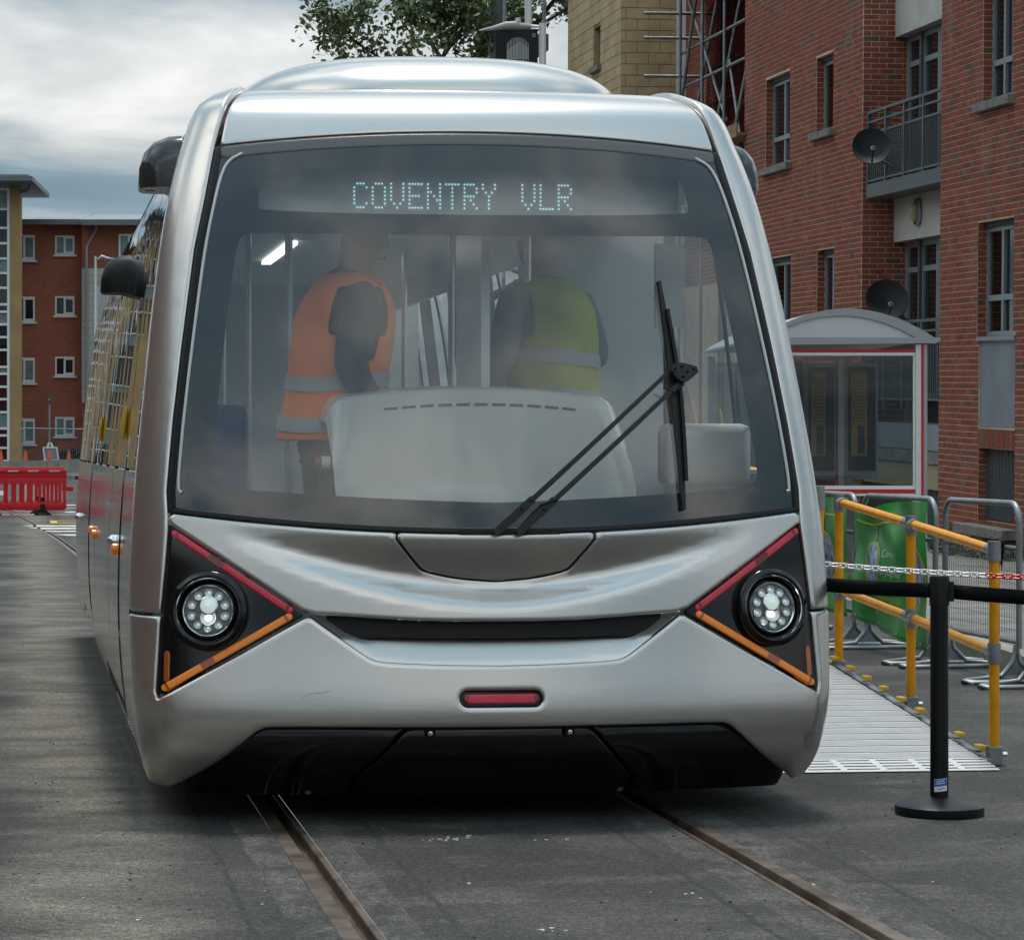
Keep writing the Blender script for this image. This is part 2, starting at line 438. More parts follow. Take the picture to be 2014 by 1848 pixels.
# pavement with kerb on the right
def kerbx(y): return 6.09 + .134*(y-16) if y < 30 else 7.97 + .03*(y-30)
ky = [6, 10, 14, 18, 22, 26, 30, 40, 60, 100]
pv = MB()
for i in range(len(ky)-1):
    a, b = ky[i], ky[i+1]
    pv.add([(kerbx(a)+.15, a, .126), (60, a, .126), (60, b, .126), (kerbx(b)+.15, b, .126)], [(0,1,2,3)])
M['pave'] = mat('pavement', (.17, .16, .145), rough=.9, var=.3, vscale=2.2, bump=.4, bscale=90)
tag(pv.build('pavement', M['pave'], fix=False), kind='structure')
kerb = tag(bpy.data.objects.new('kerb', None), kind='structure'); C.objects.link(kerb)
y = 8.0
while y < 34:
    a, b = y, y+.9
    k = MB(); k.add([(kerbx(a), a+.005, 0), (kerbx(a)+.148, a+.005, 0), (kerbx(b)+.148, b-.005, 0), (kerbx(b), b-.005, 0),
                     (kerbx(a)+.015, a+.005, .13), (kerbx(a)+.148, a+.005, .13), (kerbx(b)+.148, b-.005, .13), (kerbx(b)+.015, b-.005, .13)],
                    [(0,3,2,1),(4,5,6,7),(0,1,5,4),(1,2,6,5),(2,3,7,6),(3,0,4,7)])
    k.build('kerb_stone', M['conc'], kerb); y += .9

# ------------------------------------------------------------------ brickwork
def brick_mat(name):
    m = bpy.data.materials.new(name); m.use_nodes = True; nt = m.node_tree; b = nt.nodes['Principled BSDF']; L = nt.links.new
    at = nt.nodes.new('ShaderNodeAttribute'); at.attribute_name = 'bc'
    g = nt.nodes.new('ShaderNodeNewGeometry')
    n = nt.nodes.new('ShaderNodeTexNoise'); n.inputs['Scale'].default_value = 14; n.inputs['Detail'].default_value = 4; L(g.outputs['Position'], n.inputs['Vector'])
    r = nt.nodes.new('ShaderNodeValToRGB'); L(n.outputs['Fac'], r.inputs[0])
    r.color_ramp.elements[0].position = .25; r.color_ramp.elements[0].color = (.72, .72, .72, 1)
    r.color_ramp.elements[1].position = .75; r.color_ramp.elements[1].color = (1.22, 1.22, 1.22, 1)
    mx = nt.nodes.new('ShaderNodeMix'); mx.data_type = 'RGBA'; mx.blend_type = 'MULTIPLY'; mx.inputs['Factor'].default_value = 1
    L(at.outputs['Color'], mx.inputs['A']); L(r.outputs[0], mx.inputs['B'])
    mp2 = nt.nodes.new('ShaderNodeMapping'); mp2.inputs['Scale'].default_value = (1, 1, .32); L(g.outputs['Position'], mp2.inputs[0])
    n2 = nt.nodes.new('ShaderNodeTexNoise'); n2.inputs['Scale'].default_value = 2.4; n2.inputs['Detail'].default_value = 5; L(mp2.outputs[0], n2.inputs['Vector'])
    r2 = nt.nodes.new('ShaderNodeValToRGB'); L(n2.outputs['Fac'], r2.inputs[0])
    r2.color_ramp.elements[0].position = .56; r2.color_ramp.elements[0].color = (0, 0, 0, 1); r2.color_ramp.elements[1].position = .85; r2.color_ramp.elements[1].color = (.5, .5, .5, 1)
    m2 = nt.nodes.new('ShaderNodeMix'); m2.data_type = 'RGBA'; L(r2.outputs[0], m2.inputs['Factor']); L(mx.outputs['Result'], m2.inputs['A']); m2.inputs['B'].default_value = (.34, .25, .20, 1)
    L(m2.outputs['Result'], b.inputs['Base Color']); b.inputs['Roughness'].default_value = .9; b.inputs['Specular IOR Level'].default_value = .25
    bp = nt.nodes.new('ShaderNodeBump'); bp.inputs['Strength'].default_value = .3; bp.inputs['Distance'].default_value = .01; L(n.outputs['Fac'], bp.inputs['Height']); L(bp.outputs[0], b.inputs['Normal'])
    return m
M['brick'] = brick_mat('brick')
M['mortar'] = mat('mortar', (.62, .45, .33), rough=.95, var=.2, vscale=6)
rb = random.Random(3)
def bcol():
    q = rb.random()
    if q < .06: c = (.13, .082, .055)
    elif q < .14: c = (.20, .10, .065)
    elif q < .28: c = (.275, .085, .05)
    else: c = (.235, .070, .046)
    k = rb.uniform(.95, 1.24); return (c[0]*k, c[1]*k, c[2]*k)
def paint_attr(me, cols):           # one colour per group of 8 vertices
    a = me.attributes.new('bc', 'FLOAT_COLOR', 'POINT')
    buf = np.repeat(np.array([(*c, 1) for c in cols], dtype=np.float32), 8, axis=0)
    a.data.foreach_set('color', buf.ravel())
def course_cells(a0, a1, h0, h1, excl, pitch=.225, ch=.075, off=0.0):
    out = []
    i = 0; h = h0
    while h < h1-1e-6:
        st = a0 - pitch + ((i % 2)*pitch/2 + off) % pitch
        p = st
        while p < a1:
            s0, s1 = max(p, a0), min(p+pitch, a1)
            segs = [(s0, s1)] if s1-s0 > .03 else []
            for e0, e1, f0, f1 in excl:
                if h+.066 > f0+.01 and h < f1-.01:
                    ns = []
                    for q0, q1 in segs:
                        if q1 <= e0 or q0 >= e1: ns.append((q0, q1))
                        else:
                            if e0-q0 > .03: ns.append((q0, e0))
                            if q1-e1 > .03: ns.append((e1, q1))
                    segs = ns
            for q0, q1 in segs: out.append((q0+.006, q1-.006, h+.006, h+ch-.006))
            p += pitch
        h += ch; i += 1
    return out
def wall_cells(a0, a1, h0, h1, excl):
    xs = sorted({a0, a1, *[min(max(q, a0), a1) for e in excl for q in e[:2]]}); zs = sorted({h0, h1, *[min(max(q, h0), h1) for e in excl for q in e[2:]]})
    out = []
    for i in range(len(xs)-1):
        for j in range(len(zs)-1):
            cx_, cz_ = (xs[i]+xs[i+1])/2, (zs[j]+zs[j+1])/2
            if xs[i+1]-xs[i] < 1e-6 or zs[j+1]-zs[j] < 1e-6: continue
            if not any(e[0] < cx_ < e[1] and e[2] < cz_ < e[3] for e in excl): out.append((xs[i], xs[i+1], zs[j], zs[j+1]))
    return out
def stuff_bricks(name, boxes, parent):
    mb = MB()
    for bx in boxes: mb.box(*bx)
    me = mb.mesh(name, fix=False); paint_attr(me, [bcol() for _ in boxes])
    return tag(put(name, me, M['brick'], parent), kind='stuff')

FR = (0, .026, R(-91.16))          # street-parallel frame: local X runs along the street towards the camera, local -Y faces the street
bld = thing('brick_flats', 'red brick block of flats with recessed balconies on the right', 'building', (11.63, 36.58, 0), FR)
OPEN = [(-5.3, -3.85, 5.69, 7.09), (-2.38, -1.47, 5.99, 7.09), (-5.2, -3.73, 2.86, 4.26), (-2.27, -1.36, 2.90, 4.26),
        (4.98, 6.02, 5.69, 7.09), (4.84, 6.12, 2.88, 4.26), (4.92, 6.2, 1.78, 2.88), (4.92, 6.2, .66, 1.54)]
VENT = [(.0, .0, 0, 0)]
wl = MB()
for a0, a1 in ((-6.66, 0), (3.42, 9.5)):
    for c in wall_cells(a0, a1, -.3, 9.6, OPEN): wl.box(c[0], c[1], 0, .25, c[2], c[3])
wl.box(0-.25, 0, .25, .9, -.3, 9.6); wl.box(3.42, 3.67, .25, .9, -.3, 9.6)
wl.box(-6.66, -6.41, .25, 3, -.3, 9.6)
wl.build('wall', M['mortar'], bld, fix=False)
cells = course_cells(-6.66, 0, -.3, 9.0, OPEN) + course_cells(3.42, 7.6, -.3, 9.0, OPEN)
cells = [c for c in cells if c[0] < 6.7]
full = [c for c in cells if c[1]-c[0] > .2 and 3.42 < c[0] < 6.3 and .7 < c[2] < 7.3]
full.sort(key=lambda c: -c[0]); pick = set(full[:300])
stuff_bricks('facade_bricks', [(c[0], c[1], -.0045+rb.uniform(-.001, .001), .01, c[2], c[3]) for c in cells if c not in pick], bld)
bvar = []
for i in range(14):
    mb = MB(); mb.box(-.1065, .1065, -.0045, .01, -.0315, .0315); me = mb.mesh('brick', fix=False); paint_attr(me, [bcol()]); me.materials.append(M['brick']); bvar.append(me)
for c in pick:
    put('brick', rb.choice(bvar), None, bld, ((c[0]+c[1])/2, rb.uniform(-.001, .001), (c[2]+c[3])/2))
# return wall of the recess and reveals (bricks facing the camera)
rbx = []
for q0, q1, h0, h1 in course_cells(0, .62, -.3, 9, []): rbx.append((-.01, .0045, q0, q1, h0, h1))
for e in OPEN[:6] + [OPEN[7]]:
    for q0, q1, h0, h1 in course_cells(.0, .12, e[2], e[3]-.02, []): rbx.append((e[0]-.01, e[0]+.006, q0, q1, h0, h1))
# soldier course above the basement opening
for i in range(17): rbx.append((4.92+i*.0755, 4.92+i*.0755+.066, -.008, .01, 1.548, 1.772))
for i, s0 in enumerate((-5.15, -2.2)):
    for k in range(int((1.4 if i == 0 else .95)/.0755)): pass
stuff_bricks('return_bricks', rbx, bld)
for s0, h0 in ((.3, 0), (.4, 0)): pass
for s0, h0 in ((-.52, 7.17), (-.50, 4.07)):
    MB().box(s0, s0+.10, -.0085, .0, h0, h0+.07).build('air_vent', M['grille'], bld)
def casement(parent, s0, s1, h0, h1, y=.12, split=None, low=.42, frame=None, pane=None, fw=.055, sill=True):
    fm = frame or M['winframe']; w = thing_part('window', parent)
    mb = MB(); d = .07
    mb.box(s0, s0+fw, y, y+d, h0, h1); mb.box(s1-fw, s1, y, y+d, h0, h1)
    mb.box(s0+fw, s1-fw, y, y+d, h1-fw, h1); mb.box(s0+fw, s1-fw, y, y+d, h0, h0+fw)
    sp = split if split is not None else s0+(s1-s0)*.45
    if sp: mb.box(sp-fw*.6, sp+fw*.6, y-.008, y+d, h0+fw, h1-fw)
    if low: mb.box(s0+fw, s1-fw, y-.012, y+d, h0+low, h0+low+fw*1.25)
    mb.build('window_frame', fm, w)
    MB().box(s0+fw*.5, s1-fw*.5, y+.03, y+.036, h0+fw*.5, h1-fw*.5).build('pane', pane or M['pane'], w)
    if pane is not None and pane is M['winglass']:
        MB().box(s0, s1, y+.30, y+.32, h0, h1).build('room_backing', M['grille'], w)
        MB().grid(lambda a, b: Vector((s0+(s1-s0)*(.48+.52*a), y+.16+.02*math.sin(a*38), h0+(h1-h0)*b)), 40, 1).build('curtain', M['curtain2'], w, fix=False, smooth=180)
    return w
def thing_part(name, parent):
    o = bpy.data.objects.new(name, None); C.objects.link(o); o.parent = parent; o.empty_display_size = .1; return o
M['curtain2'] = mat('net_curtain', (.42, .43, .40), rough=.8)
for e, sp, lw in zip(OPEN[:6], (-4.55, 0, -4.5, -1.8, 5.42, 5.42), (.40, 0, 0, 0, .42, .42)):
    casement(bld, e[0]+.004, e[1]-.004, e[2]+.01, e[3]-.06, split=sp, low=lw, pane=M['winglass'] if e in (OPEN[2], OPEN[5], OPEN[1]) else None)
    if e[2] > 5 or e[0] < 0:
        MB().box(e[0]-.13, e[1]+.10, -.09, .12, e[2]-.11, e[2]-.002).build('sill', M['stone'], bld, bevel=.006)
    MB().box(e[0], e[1], .08, .12, e[3]-.06, e[3]-.001).build('head_shade', M['grille'], bld)  # dark filler painting the shade under the opening head
MB().box(4.9, 6.22, -.03, .12, 2.83, 2.878).build('sill', M['winframe'], bld)
MB().box(4.925, 6.195, .02, .05, 1.79, 2.82).build('infill_panel', M['greypanel'], bld)
g = MB()
for i in range(26): g.box(4.93+i*.049, 4.93+i*.049+.02, .10, .13, .68, 1.53)
g.build('basement_grille', M['balc'], bld)
MB().box(4.93, 6.19, .16, .18, .66, 1.54).build('basement_backing', M['grille'], bld)
MB().box(4.66, 6.4, -.22, .10, .50, .62).build('basement_sill', M['stone'], bld, bevel=.01)
# recess: white panels, doors, balcony
rc = MB(); rc.box(0, 3.42, .75, .8, -.3, 9.6); rc.build('recess_wall', M['grille'], bld)
for h0, h1 in ((7.11, 9.4), (4.27, 4.97)):
    MB().box(.01, 3.41, .45, .62, h0, h1).build('render_panel', M['offwhite'], bld)
def doors(h0, h1):
    w = thing_part('balcony_door', bld); mb = MB()
    for s0 in (.04, .62, .72, 1.36, 1.46, 2.1, 2.2, 2.9):
        mb.box(s0, s0+.075, .62, .69, h0, h1)
    for h in (h0, h1-.42, h1-.07): mb.box(.115, 2.9, .625, .685, h, h+.075)
    mb.build('door_frame', M['winframe'], w); MB().box(.06, 2.95, .655, .66, h0, h1).build('pane', M['pane'], w)
    MB().box(.68, .76, .58, .62, h0, h1).build('door_post', M['balc'], w)
doors(4.97, 7.1); doors(2.1, 4.26)
def balcony(h0, htop, y0, s0, s1):
    b = thing_part('balcony', bld); fr = MB()
    fr.box(s0, s1, y0, y0+.05, htop-.04, htop); fr.box(s0, s1, y0+.005, y0+.045, htop-.17, htop-.14); fr.box(s0, s1, y0+.005, y0+.045, htop-.33, htop-.30)
    fr.box(s0, s1, y0+.005, y0+.045, h0+.03, h0+.06)
    n = 4
    for i in range(n+1):
        s = s0+.01+(s1-s0-.07)*i/n; fr.box(s, s+.05, y0-.004, y0+.054, h0-.1, htop-.041)
    fr.build('balcony_frame', M['balc'], b)
    k = int((s1-s0)/.095)
    for i in range(k):
        s = s0+.05+i*(s1-s0-.1)/k; MB().box(s, s+.018, y0+.015, y0+.033, h0+.06, htop-.33).build('baluster', M['balc'], b)
    if h0 > 4: MB().box(s0, s1, y0-.006, .62, h0-.19, h0+.0).build('balcony_slab', M['balc'], b)
balcony(5.06, 6.07, .04, .06, 3.40)
balcony(2.06, 3.15, .04, .06, 3.40)
MB().box(.02, 3.41, .03, .62, 1.45, 1.78).build('ledge', M['greypanel'], bld)
MB().box(.02, 3.41, .02, .62, 1.28, 1.44).build('ledge', M['stone'], bld)
MB().box(.02, 3.41, .05, .62, .95, 1.27).build('ledge', mat('ledge_stone', (.33, .28, .19), .9), bld)
g = MB()
for i in range(70): g.box(.03+i*.0485, .05+i*.0485, .12, .15, -.1, .94)
g.build('basement_grille', M['balc'], bld)
# bulkhead lamp on the white panel
bl = thing('bulkhead_lamp', 'oval bulkhead lamp on the white panel under the balcony', 'lamp', (11.63, 36.58, 0), FR)
mt = Matrix.Translation((1.15, .45, 4.62)) @ Matrix.Rotation(R(90), 4, 'X') @ Matrix.Diagonal((.75, 1.15, 1, 1))
MB().lathe([(.0, 0), (.16, 0), (.17, .03), (.15, .06)], 20, mt).build('lamp_body', M['shelt'], bl, smooth=40)
MB().lathe([(.0, .06), (.12, .062), (.10, .10), (.05, .125), (.0, .13)], 20, mt).build('lamp_glass', mat('lamp_yellowed', (.36, .33, .16), .35), bl, smooth=60)
# satellite dishes
def campos0(px, py, d):
    a = (px-599)/5300; s_, c_ = math.sin(R(6)), math.cos(R(6))
    return ((s_+a*c_)*d, (c_-a*s_)*d, 1.4-(py-882)/5300*d)
def dish(label, px, rad, yaw, tilt):
    t = thing('satellite_dish', label, 'satellite dish', px, (0, 0, yaw), 'satellite dishes on the brick flats')
    m = Matrix.Rotation(tilt, 4, 'X')
    prof = [(.001, 0)] + [(rad*i/8, .16*rad*(i/8)**2*2.2) for i in range(1, 9)]
    prof2 = prof + [(rad*.99, prof[-1][1]+.012)] + [(rad*i/8, .16*rad*(i/8)**2*2.2+.012) for i in range(8, 0, -1)]
    MB().lathe(prof2, 30, m @ Matrix.Diagonal((1, 1.05, 1, 1))).build('reflector', M['dish'], t, smooth=50)
    a = MB(); a.tube([m @ Vector((0, -rad*.98, .10)), m @ Vector((0, -rad*.75, .42))], .011, 8); a.build('feed_arm', M['dish'], t)
    MB().lathe([(.0, 0), (.028, 0), (.034, .05), (.02, .08)], 12, m @ Matrix.Translation((0, -rad*.75, .40)) @ Matrix.Rotation(R(200), 4, 'X')).build('feed_horn', M['shelt'], t, smooth=40)
    MB().tube([m @ Vector((0, 0, .0)), m @ Vector((.0, .0, -.18)), Vector((.35, .05, -.25))], .018, 8).build('mount', M['balc'], t)
dish('dark satellite dish fixed beside the upper balcony rail', campos0(1713, 294, 36.2), .255, R(-14), R(68))
dish('dark satellite dish just above the bus shelter roof', campos0(1743, 596, 36.0), .285, R(-10), R(66))

# ------------------------------------------------------------------ buff stone building and the gap with scaffolding
M['buff'] = mat('buff_block', (.48, .36, .205), rough=.9, var=.18, vscale=2.2, bump=.25, bscale=50)
M['buffj'] = mat('buff_joint', (.22, .155, .08), rough=.95)
bb = thing('buff_block_building', 'tall buff blockwork building with one narrow slit window', 'building', (11.47, 51.1, 0), FR)
SLIT = [(-3.15, -2.25, 9.15, 9.82)]
SLIT = [(-2.72, -2.02, 9.02, 9.80)]
w = MB()
for c in wall_cells(-5.6, 0, -.3, 12.5, SLIT): w.box(c[0], c[1], .0, .3, c[2], c[3])
w.box(-.3, -.004, .3, 1.07, -.3, 12.5); w.box(-5.6, -5.3, .3, 5, -.3, 12.5)
w.build('wall', M['buffj'], bb, fix=False)
for q0, q1, h0, h1 in course_cells(-5.6, 0, 7.5, 12, SLIT, .44, .215):
    MB().box(q0, q1, -.012, .01, h0, h1).build('stone_block', M['buff'], bb)
for q0, q1, h0, h1 in course_cells(-.012, 1.07, 7.5, 12, [], .44, .215, .1):
    MB().box(-.01, .012, q0, q1, h0, h1).build('stone_block', M['buff'], bb)
MB().box(-2.72, -2.02, .16, .2, 9.02, 9.80).build('slit_window', M['pane'], bb)
MB().box(-2.72, -2.71, .0, .16, 9.02, 9.80).build('reveal', M['buff'], bb)
MB().box(-2.85, -1.92, -.10, .16, 8.90, 9.015).build('sill', M['stone'], bb)
MB().box(-.2, .03, 1.07, 1.25, -.3, 12.5).build('white_strip', M['white'], bb)
rw = thing('recessed_brick_wall', 'shaded red brick wall set back behind the scaffolding', 'wall', (11.47, 51.1, 0), FR)
MB().box(.03, 8.0, 1.26, 1.5, -.3, 12).build('wall', M['mortar'], rw, fix=False)
stuff_bricks('wall_bricks', [(q0, q1, 1.252, 1.27, h0, h1) for q0, q1, h0, h1 in course_cells(.03, 8, 4.5, 11, [])], rw)
sc = thing('scaffold', 'steel tube scaffold with boards and debris netting in the gap between the buildings', 'scaffold', (11.47, 51.1, 0), FR)
def tb(a, b, name='scaffold_tube', r=.030, mt=None): return MB().tube([a, b], r, 8).build(name, mt or M['steel'], sc, smooth=50)
US = (2.35, 4.1, 5.75)
for s in US: tb((s, .62, 0), (s, .62, 11.5), 'standard')
for s in (3.3, 5.2, 6.8): tb((s, 1.15, 0), (s, 1.15, 11.5), 'standard')
for h in (9.95, 8.72, 8.08, 6.4, 5.9): tb((2.2, .66, h), (8.0, .66, h), 'ledger')
for h in (9.9, 9.45, 9.0, 8.3, 7.6): tb((2.32, -.05, h), (2.32, 1.25, h), 'transom')
for s in (2.55, 2.75, 4.0): tb((s, .1, 10.05), (s, 1.2, 10.05), 'transom')
tb((2.3, .55, 7.0), (3.9, .60, 9.9), 'brace'); tb((2.4, .70, 9.9), (5.4, .75, 7.2), 'brace'); tb((5.8, .7, 8.2), (7.4, .72, 5.2), 'brace')
for h in (10.05, 6.72):
    for k in range(4): MB().box(4.0 if h < 7 else 2.2, 8.0, .32+k*.235, .32+k*.235+.22, h, h+.04).build('board', M['plank'], sc)
    MB().box(4.2 if h < 7 else 2.2, 8.0, .28, .31, h-.03, h+.19).build('toe_board', M['plank'], sc)
for s in (3.0, 4.9, 6.4): tb((s, .66, 7.0), (s+.9, 1.1, 10.4), 'brace')
for h in (8.4, 7.75, 9.5): tb((2.4, 1.12, h), (8.0, 1.12, h), 'ledger')
MB().box(1.7, 2.9, .27, .30, 10.25, 10.75).build('plywood_sheet', mat('plywood', (.30, .20, .13), .8), sc)
MB().grid(lambda a, b: (2.5+a*5.4, 1.02+.06*math.sin(a*17+b*5), 6.9+b*4.5), 30, 8).build('debris_net', M['net'], sc, smooth=180, fix=False)
MB().tube([(3.0+a*.5, .95, 9.35+.12*math.sin(a*1.3)+a*.05) for a in range(11)], .02, 6).build('net_edge', mat('net_red', (.30, .02, .04), .7), sc)
MB().tube([(4.2+a*.38, .95, 6.9+a*.14) for a in range(11)], .02, 6).build('net_edge', mat('net_red2', (.30, .02, .04), .7), sc)
# steel stair behind the buff building
stn = thing('steel_stair', 'dark steel outside stair landing against the buff building', 'stair', (11.2, 57.2, 0), FR)
MB().box(-1.6, .3, -.95, .0, 9.9, 10.25).build('landing', M['balc'], stn)
r_ = MB(); r_.box(-1.6, .3, -.97, -.94, 11.2, 11.25)
for i in range(16): r_.box(-1.6+i*.12, -1.58+i*.12, -.965, -.945, 10.25, 11.2)
r_.build('railing', M['balc'], stn)
st2 = MB()
for y_ in (-.95, -.1): st2.tube([(-1.6, y_, 0), (-1.6, y_, 12)], .05, 8); st2.tube([(.3, y_, 0), (.3, y_, 12)], .04, 8)
st2.build('post', M['steel'], stn, smooth=50)
for z_ in (9.15, 8.45): MB().tube([(-2.6, -.95, z_-.9), (.3, -.95, z_+.35)], .035, 8).build('brace', M['steel'], stn, smooth=50)

# ------------------------------------------------------------------ street light with hanging flag
def camx(px, d): return ((px-599)*d/5300)
CAMROT = R(-6)
def campos(px, py, d):
    a = (px-599)/5300; s_, c_ = math.sin(R(6)), math.cos(R(6))
    return ((s_+a*c_)*d, (c_-a*s_)*d, 1.4-(py-882)/5300*d)
D_ = 34.0; k_ = D_/5300
px0 = campos(1067, 882, D_)
lp = thing('street_light', 'grey street light column with a lantern on its left', 'street light', (px0[0], px0[1], 0), (0, 0, CAMROT))
zt = 1.4+(882-46)*k_
MB().lathe([(.0, 0), (.09, 0), (.09, 1.6), (.055, 1.7), (.045, zt), (.0, zt)], 16).build('column', M['alu'], lp, smooth=40)
zl = 1.4+(882-53)*k_
MB().tube([(0, 0, zl), (-.16, 0, zl+.01)], .018, 10).build('arm', M['alu'], lp, smooth=50)
prof = [(-.14, .0, .03), (-.26, .004, .045), (-.34, .018, .055), (-.46, .015, .05), (-.62, -.02, .03), (-.80, -.05, .012)]
MB().tube([(a, 0, zl+b) for a, b, c in prof], [c for a, b, c in prof], 12).build('lantern', mat('lantern_grey', (.34, .34, .32), .5), lp, smooth=60)
MB().lathe([(0, 0), (.035, 0), (.035, .05), (.0, .055)], 12, Matrix.Translation((-.31, 0, zl+.06))).build('sensor', M['alu'], lp, smooth=40)
px1 = campos(1056, 882, D_+.6)
fl = thing('flag_column', 'thin leaning pole carrying the black flag', 'pole', (px1[0], px1[1], 0), (0, R(-.9), CAMROT))
MB().lathe([(.0, 0), (.05, 0), (.045, 12), (.0, 12)], 12).build('column', M['alu'], fl, smooth=40)
fg = thing('street_banner', 'black hanging banner with a white striped dome emblem', 'banner', campos(1016, 98, D_+.3), (0, 0, CAMROT))
q = k_
MB().grid(lambda a, b: ((a-.5)*84*q, .012*math.sin(a*7), (.5-b)*82*q), 16, 6).build('banner_cloth', M['flag'], fg, smooth=180, fix=False)
MB().tube([(-60*q, -.01, 41*q), (45*q, -.01, 41*q)], .012, 8).build('banner_arm', M['alu'], fg, smooth=50)
for i in range(15):
    a = (i-7)/7.5; x_ = (2+i*2.95-20.5)*q; top = (24*math.sqrt(max(0, 1-a*a*.85)))*q
    lowtop = (16-abs(i-8)*2.2)*q
    MB().box(x_-.5*q, x_+.35*q, -.022, -.016, -20*q, top).build('emblem_stripe', M['bwhite'], fg)
    MB().box(x_-1.0*q, x_+.75*q, -.022, -.017, -20*q, lowtop).build('emblem_stripe', M['bwhite'], fg)
tx = text_mesh('LESS', 8.5*q, .001); tx.materials.append(M['bwhite'])
o = put('lettering', tx, None, fg, (24*q, -.024, -27.5*q)); o.rotation_euler = (R(90), 0, 0); o.scale = (-1, 1, 1)
MB().lathe([(2.6*q, 0), (3.4*q, 0), (3.4*q, .003), (2.6*q, .003)], 20, Matrix.Translation((34*q, -.02, 28*q)) @ Matrix.Rotation(R(90), 4, 'X')).build('roundel', M['bwhite'], fg)

# ------------------------------------------------------------------ tree behind the tram
def leaf_mat(name, c):
    m = mat(name, c, rough=.55, var=.45, vscale=1.2, var2=tuple(q*1.9 for q in c)); b = m.node_tree.nodes['Principled BSDF']
    b.inputs['Transmission Weight'].default_value = 0; return m
M['leaf'] = leaf_mat('leaf', (.095, .128, .048))
def tree(label, base, height, spread, seed, nleaf):
    rg = random.Random(seed); t = thing('broadleaf_tree', label, 'tree', base)
    br = MB(); tips = []
    def limb(p, d, ln, r, depth):
        pts = [p]; rad = [r]; q = Vector(p); dd = Vector(d).normalized(); n = 5
        for i in range(n):
            dd = (dd + Vector((rg.uniform(-.22, .22), rg.uniform(-.22, .22), rg.uniform(-.06, .16)))).normalized()
            q = q + dd*ln/n; pts.append(tuple(q)); rad.append(r*(1-.62*(i+1)/n))
            if depth >= 1: tips.append((tuple(q), depth))
        br.tube(pts, rad, 7 if depth < 2 else 5)
        if depth < 4:
            for _ in range(4 if depth < 2 else 3):
                k = rg.randint(2, n); a = rg.uniform(0, 6.28); up = rg.uniform(-.1, .8)
                nd = Vector((math.cos(a), math.sin(a), up)) + dd*.6
                limb(pts[k], nd, ln*rg.uniform(.5, .75), rad[k]*.7, depth+1)
    for i in range(7):
        a = i*.9+rg.uniform(-.3, .3); h = height*(.30+.055*i)
        limb((0, 0, h), (math.cos(a), math.sin(a), .55), spread*rg.uniform(.55, .8), .11, 1)
    limb((0, 0, height*.70), (0, 0, 1), height*.26, .12, 1)
    br.build('branches', M['bark'], t, smooth=60, fix=False)
    MB().tube([(0, 0, 0), (.1, 0, height*.25), (.0, .05, height*.5), (.05, 0, height*.75)], [.30, .24, .18, .11], 12).build('trunk', M['bark'], t, smooth=60)
    P = np.array([q for q, d in tips]); wgt = np.array([d for q, d in tips], float); 
    rs = np.random.RandomState(seed); idx = rs.choice(len(P), nleaf, p=wgt**1.5/np.sum(wgt**1.5))
    c = P[idx] + rs.normal(0, .17, (nleaf, 3)); sz = rs.uniform(.045, .095, nleaf)
    nrm = rs.normal(0, 1, (nleaf, 3)); nrm[:, 2] += .6; nrm /= np.linalg.norm(nrm, axis=1)[:, None]
    ax = np.cross(nrm, rs.normal(0, 1, (nleaf, 3))); ax /= np.linalg.norm(ax, axis=1)[:, None]; bx = np.cross(nrm, ax)
    v = np.empty((nleaf, 4, 3)); v[:, 0] = c+ax*sz[:, None]*1.25; v[:, 1] = c+bx*sz[:, None]*.62; v[:, 2] = c-ax*sz[:, None]; v[:, 3] = c-bx*sz[:, None]*.62
    me = bpy.data.meshes.new('crown'); me.from_pydata(v.reshape(-1, 3).tolist(), [], np.arange(nleaf*4).reshape(-1, 4).tolist())
    put('crown', me, M['leaf'], t); return t
b_ = campos(945, 882, 62)
tree('tall green broadleaf tree behind the tram roof', (b_[0], b_[1], 0), 15.8, 4.2, 23, 27000)
# ------------------------------------------------------------------ far left: flats, stair tower, barriers
DF = 135.0; kf = DF/5300
def fx(px): return (px-599)*kf
def fz(py): return 1.4+(882-py)*kf
o_ = campos(599, 882, DF)
M['brickfar'] = mat('far_brick', (.22, .068, .042), rough=.9)
def far_brick():
    m = M['brickfar']; nt = m.node_tree; L = nt.links.new; b = nt.nodes['Principled BSDF']
    tcn = nt.nodes.new('ShaderNodeTexCoord'); mp = nt.nodes.new('ShaderNodeMapping'); mp.inputs['Rotation'].default_value = (R(-90), 0, 0)
    L(tcn.outputs['Object'], mp.inputs[0])
    bt = nt.nodes.new('ShaderNodeTexBrick'); bt.inputs['Scale'].default_value = 1; bt.inputs['Brick Width'].default_value = .225; bt.inputs['Row Height'].default_value = .075
    bt.inputs['Mortar Size'].default_value = .006; bt.inputs['Color1'].default_value = (.40, .118, .066, 1); bt.inputs['Color2'].default_value = (.30, .092, .054, 1); bt.inputs['Mortar'].default_value = (.25, .16, .12, 1)
    L(mp.outputs[0], bt.inputs['Vector'])
    n = nt.nodes.new('ShaderNodeTexNoise'); n.inputs['Scale'].default_value = .5; n.inputs['Detail'].default_value = 5; L(tcn.outputs['Object'], n.inputs['Vector'])
    r = nt.nodes.new('ShaderNodeValToRGB'); L(n.outputs['Fac'], r.inputs[0]); r.color_ramp.elements[0].position = .3; r.color_ramp.elements[0].color = (.8, .8, .8, 1); r.color_ramp.elements[1].position = .7; r.color_ramp.elements[1].color = (1.15, 1.15, 1.15, 1)
    mx = nt.nodes.new('ShaderNodeMix'); mx.data_type = 'RGBA'; mx.blend_type = 'MULTIPLY'; mx.inputs['Factor'].default_value = 1
    L(bt.outputs['Color'], mx.inputs['A']); L(r.outputs[0], mx.inputs['B']); L(mx.outputs['Result'], b.inputs['Base Color'])
far_brick()
